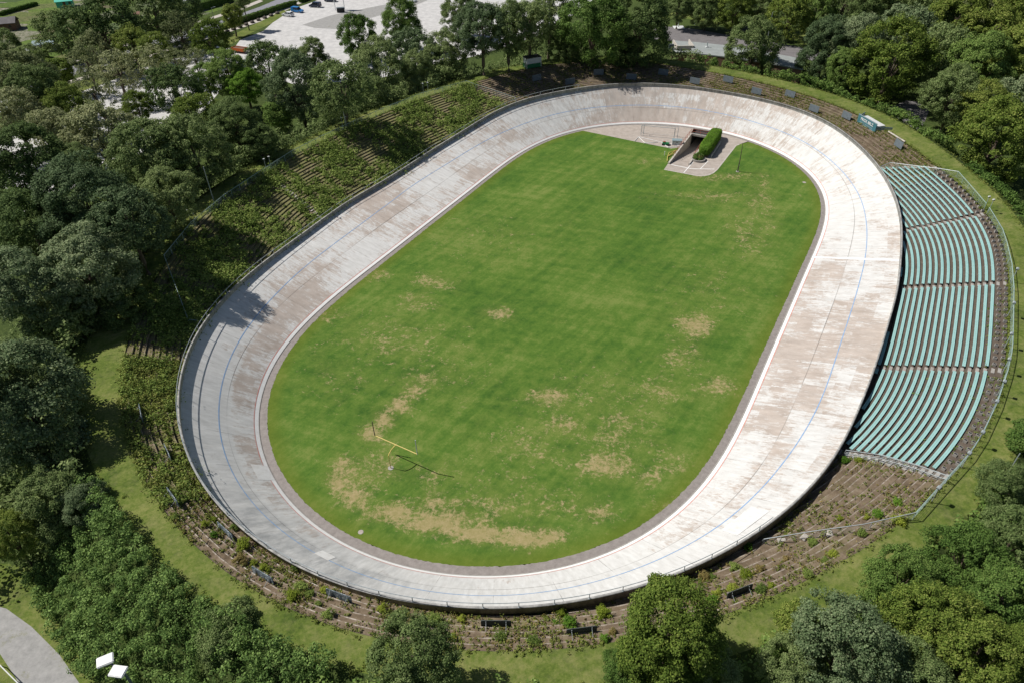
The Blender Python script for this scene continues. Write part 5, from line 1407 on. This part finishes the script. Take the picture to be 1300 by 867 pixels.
for sx in (-1, 1):
    m_ = MB()
    for q in range(6):
        z = .8 + q * .42; c = Vector((sx * (wdt / 2 + .75), 1.35, z)); a = Vector((sx * .48, .877, 0)); m_.obox(c, a, 1.55, Vector((-a.y, a.x, 0)), .03, .17)
    m_.build('side_wing', 'slatblue', o)
m_ = MB()
for q in range(7): m_.box(-wdt / 2 + .1, wdt / 2 - .1, .15 + q * .3, .37 + q * .3, 2.9, 2.95)
m_.build('slatted_roof', 'pvc', o)
for x in (-wdt / 2 + .15, 0, wdt / 2 - .15):
    for y in (.1, 2.2): MB().tube([(x, y, -1.2), (x, y, 2.9)], .06, 6).build('leg', 'galv', o)
q = at(1096.5, 171.5, 5.2); o = empty('white_cabinet', (q[0], q[1], 4.6), ang, 'small white cabinet on legs below the lettered sign', 'cabinet')
MB().box(-.9, .9, -.4, .4, .5, 1.5).build('body', 'white', o, .03)
for x in (-.8, .8): MB().box(x - .05, x + .05, -.3, .3, -.6, .5).build('leg', 'slatblue', o)
MB().box(-.8, .8, -.42, -.402, .9, .95).build('door_gap', 'dark', o)
# container on the far crest
q1 = Vector(at(668.8, 88.5, ZC)); q2 = Vector(at(687, 85.5, ZC)); t_ = q2 - q1; ang = math.atan2(t_.y, t_.x); L_ = t_.length; c = q1 + t_ / 2
o = empty('site_cabin', (c.x, c.y, ZC), ang, 'white cabin with a green lower half standing under the trees on the far crest', 'cabin')
MB().box(-L_ / 2, L_ / 2, 0, 2.3, .12, 1.15).build('lower_panels', 'green', o); MB().box(-L_ / 2, L_ / 2, 0, 2.3, 1.152, 2.5).build('upper_panels', 'pvc', o)
MB().box(-L_ / 2 - .06, L_ / 2 + .06, -.06, 2.36, 2.502, 2.62).build('roof', 'dark', o)
for x in (-L_ / 2 - .02, L_ / 2 - .08): MB().box(x, x + .1, -.03, .07, .1, 2.5).build('corner_post', 'white', o)
MB().box(-L_ / 2 - .03, -L_ / 2 - .005, .4, 1.3, .2, 2.2).build('door', 'slatblue', o)
# pale edging beam right of the sign
lying('timber_beam', [(1128, 167.5), (1149, 180.5)], 'pale timber beam edging the terrace right of the lettered sign', 'conc_light', ZC + .12, .16, 'beam', 'beam')

# rubble slabs on the bare terrace
for k, (x, y, l) in enumerate([(992, 686.5, 'leftmost broken pale slab'), (1021, 682.5, 'middle broken pale slab'), (1053.5, 678, 'right hand broken pale slab')]):
    g_ = on_ground(x, y); o = empty('broken_slab', g_, k * .7, l + ' under the cross fence on the bare terrace', 'slab', 'broken slabs')
    MB().prism([(-.3, .02), (.35, .0), (.25, .2), (-.2, .16)], -.4, .45).build('slab', 'conc_light', o, .03)

# ------------------------------------------------------------------ outside: car park, roads, buildings
def sheet(name, pts, mat, z, step=None): return cdt(name, [at(x, y, z)[:2] for x, y in pts], mat, z, step)
sheet('car_park', [(291, 70), (305, 51), (334, 40), (352, 24), (372, 12), (400, 2), (440, -16), (700, -30), (760, -5), (700, 40), (610, 70), (480, 100), (380, 110), (300, 82)], 'gravel', .004)
sheet('car_park_lane', [(384, 32), (420, 20), (500, 4), (560, -22), (600, -22), (530, 6), (455, 28), (440, 38), (400, 36)], 'gravelpath', .010)
sheet('parking_bays', [(60, 118), (120, 100), (200, 82), (262, 62), (292, 66), (300, 90), (260, 140), (200, 185), (110, 230), (20, 275), (-20, 250), (-20, 190), (40, 150)], 'gravel', .004)
sheet('gravel_clearing', [(-30, 225), (10, 228), (25, 250), (12, 275), (-30, 285)], 'gravel', .009)
sheet('road', [(-40, 150), (50, 98), (93, 84), (150, 68), (208, 47), (277, 28), (330, 9), (380, -12), (412, -12), (372, 3), (330, 20), (277, 38), (208, 58), (150, 79), (97, 95), (50, 112), (-40, 168)], 'road', .004)
sheet('pavement', [(60, 112), (97, 100), (150, 84), (208, 63), (277, 42), (340, 20), (385, 0), (392, 0), (342, 24), (277, 46), (208, 67), (150, 88), (97, 104), (60, 116)], 'conc_light', .010)
sheet('far_pavement', [(30, 100), (93, 76), (208, 41), (250, 28), (305, 10), (330, 0), (334, 2), (307, 13), (250, 31), (208, 44), (93, 80), (30, 104)], 'conc_light', .010)
sheet('verge_grass', [(284, 50), (330, 28), (360, 13), (366, 16), (345, 30), (320, 42), (295, 56), (284, 58)], 'bankgrass', .016)
sheet('verge_grass', [(60, 116), (97, 105), (150, 90), (160, 96), (100, 118), (70, 128)], 'bankgrass', .016)
sheet('garden_plots', [(-60, 120), (30, 98), (93, 74), (200, 40), (300, 6), (340, -14), (200, -14), (-60, -14)], 'garden', .003)
sheet('wood_lawn', [(840, 24), (870, 24), (935, 36), (975, 44), (1010, 56), (1040, 60), (1045, 50), (1000, 40), (950, 26), (890, 20), (850, 16)], 'bankgrass', .008)
sheet('service_road', [(820, 30), (850, 34.5), (880, 37), (931, 46), (980, 54), (1014, 60), (1060, 72), (1060, 84), (1014, 73.5), (978, 69), (929, 59), (878, 54), (840, 52), (820, 48)], 'asphalt', .008)
sheet('gravel_path', [(-20, 765), (8, 772), (40, 795), (75, 830), (110, 880), (40, 900), (20, 860), (-5, 822), (-30, 810)], 'gravelpath', .010)
sheet('path_verge', [(-40, 715), (10, 715), (60, 728), (98, 780), (150, 840), (200, 930), (-60, 940)], 'bankgrass', .004)
sheet('woodland_path', [(1128, 138), (1150, 128), (1168, 130), (1180, 140), (1172, 160), (1160, 172)], 'asphalt', .01)

def hedge(px1, px2, w, h, label, n=5000, z=0):
    a = Vector(at(*px1)); b = Vector(at(*px2)); c = (a + b) / 2; t = (b - a).normalized(); L_ = (b - a).length
    o = empty('roadside_hedge', (c.x, c.y, 0), 0, label, 'hedge', 'clipped hedges beside the road')
    leaf_box('foliage', np.array([c.x, c.y, 0]), np.array(t), L_ / 2, np.array([-t.y, t.x, 0]), w / 2, .05, h, .32, n, 'leaf_green', o, (c.x, c.y, 0))
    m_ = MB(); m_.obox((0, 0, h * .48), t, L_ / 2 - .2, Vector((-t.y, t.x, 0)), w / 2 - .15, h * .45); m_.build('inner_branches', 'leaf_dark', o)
hedge((52, 110), (92, 99), 1.4, 1.5, 'dark clipped hedge at the left end of the road')
hedge((142, 84), (200, 64), 1.4, 1.5, 'clipped hedge piece behind the pale verge trees')
hedge((280, 37.5), (376, 6), 1.5, 1.6, 'long clipped hedge between the road and the white car park', 9000)
hedge((381, 4), (410, -8), 1.5, 1.6, 'short clipped hedge piece beside the navy car')
hedge((222, 22), (300, 0), 3.5, 2.6, 'tall wide hedge between the road and the garden plots', 9000)
hedge((0, 21), (48, 7), 1.2, 1.3, 'thin clipped hedge across the garden plots')
hedge((28, 82), (60, 72), 3.5, 2.4, 'rough dark hedge around the white garden beds', 4000)

def car(px, py, ang, mat, label, van=False, name='parked_car'):
    q = at(px, py); o = empty(name, (q[0], q[1], .01), ang, label, 'car', 'cars on the gravel car park')
    L_, w = (4.4, 1.8); 
    pr = [(-2.2, .35), (-2.2, .85), (-2.05, 1.0), (1.0, .98), (1.9, .85), (2.2, .65), (2.2, .3), (1.8, .22), (-1.9, .22)]
    m_ = MB(); k = len(pr)
    for y in (-.88, .88): m_.v += [(x, y, z) for x, z in pr]
    for i in range(k): j = (i + 1) % k; m_.f.append((i, j, k + j, k + i))
    m_.f.append(tuple(reversed(range(k)))); m_.f.append(tuple(range(k, 2 * k)))
    m_.build('body', mat, o, .06)
    top = 1.78 if van else 1.48
    x0, x1, x2, x3 = (-2.15, -1.95, .55, 1.25) if van else (-2.0, -1.45, .35, 1.1)
    def cabin(m_, ins, zl, zh, sh=0.0):
        n = len(m_.v)
        for y, zi in ((-.84 + ins, 0), (.84 - ins, 0)): m_.v += [(x0 + sh, y, zl), (x3 - sh, y, zl)]
        for y in (-.68 + ins, .68 - ins): m_.v += [(x1 + sh, y, zh), (x2 - sh, y, zh)]
        for f in ((0, 1, 5, 4), (2, 6, 7, 3), (0, 4, 6, 2), (1, 3, 7, 5), (4, 5, 7, 6), (0, 2, 3, 1)): m_.f.append(tuple(n + i for i in f))
    m_ = MB(); cabin(m_, 0, .93, top - .06); m_.build('windows', 'glass', o, .03)
    m_ = MB(); m_.box(x1 - .05, x2 + .05, -.70, .70, top - .07, top); 
    for y in (-.76, .76):
        for xa in ((x0 + x1) / 2, (x1 + x2) / 2 - .1): m_.box(xa - .05, xa + .05, y - .06, y + .06, .95, top - .05)
    if van: m_.box(x0, x1 + .7, -.84, .84, .94, top - .08)
    m_.build('roof', mat, o, .02)
    for x in (-1.35, 1.35):
        for y in (-.82, .82):
            wh = MB(); wh.tube([(x, y - .11, .32), (x, y + .11, .32)], .32, 14); wo = wh.build('wheel', 'dark', o)
            s_ = .115 if y > 0 else -.115; MB().tube([(x, y + s_ * .95, .32), (x, y + s_ * 1.05, .32)], .19, 10).build('rim', 'galv', wo)
    for y in (-.62, .62):
        MB().box(2.17, 2.215, y - .18, y + .18, .55, .72).build('headlight', 'pvc', o); MB().box(-2.215, -2.17, y - .14, y + .14, .65, .88).build('tail_light', 'redrail', o)
car(366, 21, R(152), 'carwhite', 'white hatchback at the left end of the parked row by the hedge')
car(378, 16, R(-24), 'carblue', 'bright blue van like car between the white hatchback and the navy car', True)
car(400.5, 9.5, R(165), 'cardark', 'dark navy car parked under the hedge near the billboard', True)
car(420, 2.5, R(170), 'cardark', 'black car in tree shade left of the billboard')
car(511, 4.5, R(-30), 'carwhite', 'white car parked in front of the tall green tree')
car(522, 2.5, R(-30), 'carwhite', 'silver white car at the top edge right of the other white one', True)
car(283, 66, R(0), 'carwhite', 'white car half hidden by trees beside the orange trailer')
q = at(305, 67); o = empty('orange_trailer', (q[0], q[1], 0), R(-25), 'orange trailer with a brown load at the near end of the car park', 'trailer')
MB().box(-2.3, 2.3, -1.0, 1.0, .6, .75).build('bed', 'orange', o, .02)
for (a_, b_, c_, d_) in ((-2.3, 2.3, -1.05, -.98), (-2.3, 2.3, .98, 1.05), (-2.35, -2.28, -1, 1), (2.28, 2.35, -1, 1)): MB().box(a_, b_, c_, d_, .7, 1.5).build('side_board', 'orange', o)
MB().box(-2.1, 1.9, -.85, .85, .76, 1.35).build('load', 'woodbrown', o, .1)
for x in (-.6, .6):
    for y in (-.95, .95): MB().tube([(x, y - .1, .35), (x, y + .1, .35)], .35, 12).build('wheel', 'dark', o)
MB().tube([(2.3, 0, .6), (3.6, 0, .5)], .06, 6).build('drawbar', 'dark', o)
# billboard
q1, q2 = Vector(at(426, 13.5)), Vector(at(437.5, 12.5)); c = (q1 + q2) / 2; t_ = q2 - q1; o = empty('billboard', c, math.atan2(t_.y, t_.x), 'grey blue billboard on two posts at the top edge of the car park', 'billboard')
hw = t_.length / 2
for x in (-hw, hw): MB().tube([(x, 0, 0), (x, 0, 7.5)], .12, 7).build('post', 'pvc', o)
MB().box(-hw, hw, -.1, .1, 4.0, 8.2).build('panel', 'slatblue', o); 
for z in (3.95, 8.25): MB().box(-hw - .1, hw + .1, -.14, .14, z - .08, z + .08).build('frame', 'galv', o)
q = at(433.5, 16); o = empty('recycling_bins', (q[0], q[1], 0), R(10), 'dark waste container under the billboard', 'container'); MB().prism([(-.6, .1), (.6, .1), (.7, 1.2), (.3, 1.5), (-.6, 1.45)], -1.5, 1.2).build('bin', 'dark', o, .05); MB().box(-1.55, 1.25, -.66, .75, 1.5, 1.56).build('lid', 'slate', o)
# boulders along the car park
for k in range(9):
    x = 289 + k * 7.9; y = 41.2 - k * 2.9; q = at(x, y)
    if k == 0: 
        st = empty('boulder', (q[0], q[1], 0), 0, '', 'boulder', 'boulders between the pavement and the car park')
        bm = bmesh.new(); bmesh.ops.create_icosphere(bm, subdivisions=3, radius=.75)
        for v_ in bm.verts: v_.co *= 1 + .16 * math.sin(v_.co.x * 6 + 1) * math.cos(v_.co.y * 5); v_.co.z *= .65
        me = bpy.data.meshes.new('rock'); bm.to_mesh(me); bm.free(); me.materials.append(MAT['stone']); rk = link('rock', me, st, (0, 0, .3)); kids.setdefault(st.name, []).append(rk); oo = st
    else: oo = copy_tree(st); oo.location = (q[0], q[1], 0); oo.rotation_euler = (0, 0, k * 1.3)
    oo['label'] = 'dark boulder on the car park verge, %s from the left end of the row' % ords[k]
# garden sheds
def shed(px, py, w, d, h, ang, wall, roof, label, pitch=.7):
    q = at(px, py); o = empty('garden_shed', (q[0], q[1], 0), ang, label, 'shed', 'sheds in the garden plots')
    MB().box(-w / 2, w / 2, -d / 2, d / 2, 0, h).build('walls', wall, o)
    MB().prism([(-d / 2 - .3, h - .1), (0, h + pitch), (d / 2 + .3, h - .1), (d / 2 + .3, h + .02), (0, h + pitch + .12), (-d / 2 - .3, h + .02)], -w / 2 - .3, w / 2 + .3).build('roof', roof, o)
    MB().box(-.45, .45, -d / 2 - .05, -d / 2 - .01, 0, 2.0).build('door', 'woodbrown', o)
    MB().box(w / 4 + .1, w / 4 + .9, -d / 2 - .05, -d / 2 - .01, 1.1, 1.8).build('window', 'glass', o)
shed(84, 9, 5.5, 3.5, 2.2, R(20), 'tealroof', 'tealroof', 'turquoise garden shed beside the tallest dark tree')
shed(6, 38, 9, 5, 2.4, R(15), 'woodbrown', 'asphalt', 'black roofed garden hut at the left edge', 1.4)
shed(60, 64, 6, 4, 2.2, R(10), 'conc', 'slatblue', 'garden shed with a pale blue roof')
shed(35, 70, 7, 3, 1.5, R(12), 'pvc', 'pvc', 'long low white garden frame below the blue roofed shed', .4)
shed(170, 28, 5, 4, 2.3, R(20), 'brick', 'brick', 'brown garden hut in the shade of the dark trees')
shed(247, 4, 14, 2, 1.2, R(18), 'pvc', 'pvc', 'long white cover in the gardens at the top edge', .3)

# flat roofed building beyond the far crest
ZR = 4.2
def flat_building(pts, label, h, roofmat='roof'):
    P = [Vector(at(x, y, h)) for x, y in pts]; c = sum(P, Vector()) / len(P); c.z = 0
    o = empty('flat_building', c, 0, label, 'building'); n = len(P)
    m_ = MB(); m_.v = [(p.x - c.x, p.y - c.y, 0) for p in P] + [(p.x - c.x, p.y - c.y, h - .3) for p in P]
    for k in range(n): m_.f.append((k, (k + 1) % n, n + (k + 1) % n, n + k))
    m_.build('wall', 'brick', o)
    m_ = MB(); cen = Vector((0, 0, 0)); q = [(p - c) * 1.0 for p in P]; q = [Vector((v_.x * 1.015, v_.y * 1.05, 0)) for v_ in q]
    m_.v = [(v_.x, v_.y, h - .29) for v_ in q] + [(v_.x, v_.y, h) for v_ in q]
    for k in range(n): m_.f.append((k, (k + 1) % n, n + (k + 1) % n, n + k))
    m_.f.append(tuple(range(n, 2 * n))); m_.f.append(tuple(reversed(range(n))))
    m_.build('roof', roofmat, o)
    return o, c, P
o, c, P = flat_building([(879, 67.5), (930, 73.2), (978, 80.3), (1018, 87.5), (1014, 74), (985, 69), (932, 59.5), (879, 54)], 'long low brick building with a flat grey felt roof beyond the far crest', ZR)
q = Vector(at(897.5, 60.5, ZR)) - c; m_ = MB(); m_.box(q.x - .35, q.x + .35, q.y - .3, q.y + .3, ZR, ZR + .25); m_.build('chimney_base', 'white', o); MB().tube([(q.x, q.y, ZR + .2), (q.x, q.y, ZR + 1.4)], .14, 8).build('vent_pipe', 'galv', o)
for x in (905, 930, 955, 985, 1003):
    yb = 70.5 + (x - 905) * .155; a_ = Vector(at(x - 5, yb - .8, 3.0)) - c; b_ = Vector(at(x + 3, yb + .5, 3.0)) - c; t_ = (b_ - a_).normalized(); n_ = Vector((t_.y, -t_.x, 0))
    m_ = MB(); m_.obox((a_ + b_) / 2 + n_ * .1 + Vector((0, 0, -.6)), t_, 1.0, n_, .05, .6); m_.build('window', 'glass', o)
o2, c2_, P2 = flat_building([(853, 66), (877, 67), (878, 54), (854, 52)], 'square grey annex with an open yard left of the flat roof', ZR - .6)
m_ = MB(); q = Vector(at(866, 60, ZR - .6)) - c2_; m_.box(q.x - 2.2, q.x + 2.2, q.y - 3.2, q.y - 2.9, ZR - .6, ZR + .6); m_.box(q.x - 2.2, q.x - 1.9, q.y - 2.9, q.y + 3, ZR - .6, ZR + .6); m_.box(q.x + 2.3, q.x + 2.6, q.y - 3.2, q.y + 3, ZR - .6, ZR + .6); m_.build('yard_wall', 'conc_light', o2)
MB().box(q.x - 1.8, q.x + 2.2, q.y - 2.8, q.y + 2.8, ZR - .59, ZR - .55).build('yard_floor', 'roof', o2)
MB().box(q.x - 4.3, q.x - 2.9, q.y - 2.5, q.y - 2, ZR - .6, ZR + .9).build('vent_box', 'slate', o2)
# grey hut
q1, q2 = Vector(at(931, 38.5)), Vector(at(954, 43)); t_ = q2 - q1; ang = math.atan2(t_.y, t_.x); L_ = t_.length; c = q1 + t_ / 2
o = empty('grey_hut', c, ang, 'grey flat roofed hut on the grass behind the road', 'hut')
MB().box(-L_ / 2, L_ / 2, 0, 3.2, 0, 2.6).build('walls', 'slate', o); MB().box(-L_ / 2 - .2, L_ / 2 + .2, -.2, 3.4, 2.602, 2.75).build('roof', 'asphalt', o)
MB().box(-L_ / 2 + .4, -L_ / 2 + 1.5, -.04, -.005, 0, 2.0).build('door', 'boardback', o)
q = at(861, 35); o = empty('standpipe', (q[0], q[1], 0), 0, 'pale standpipe on a small concrete slab beside the road', 'standpipe'); MB().box(-1.6, 1.8, -1.8, 1.4, 0, .06).build('slab', 'pvc', o); MB().tube([(0, 0, 0), (0, 0, 1.6)], .18, 8).build('pipe', 'pvc', o); MB().tube([(0, 0, 1.6), (.35, 0, 1.6)], .12, 8).build('spout', 'galv', o)
# white rail in the lower left corner
p1, p2 = Vector(at(-6, 838, 1.0)), Vector(at(34, 878, 1.0)); p1.z = p2.z = 0
railing('path_rail', [p1, p2], 1.0, 'white tubular rail beside the gravel path in the lower left corner', 'white', 2.5, (1.0,), r=.05)
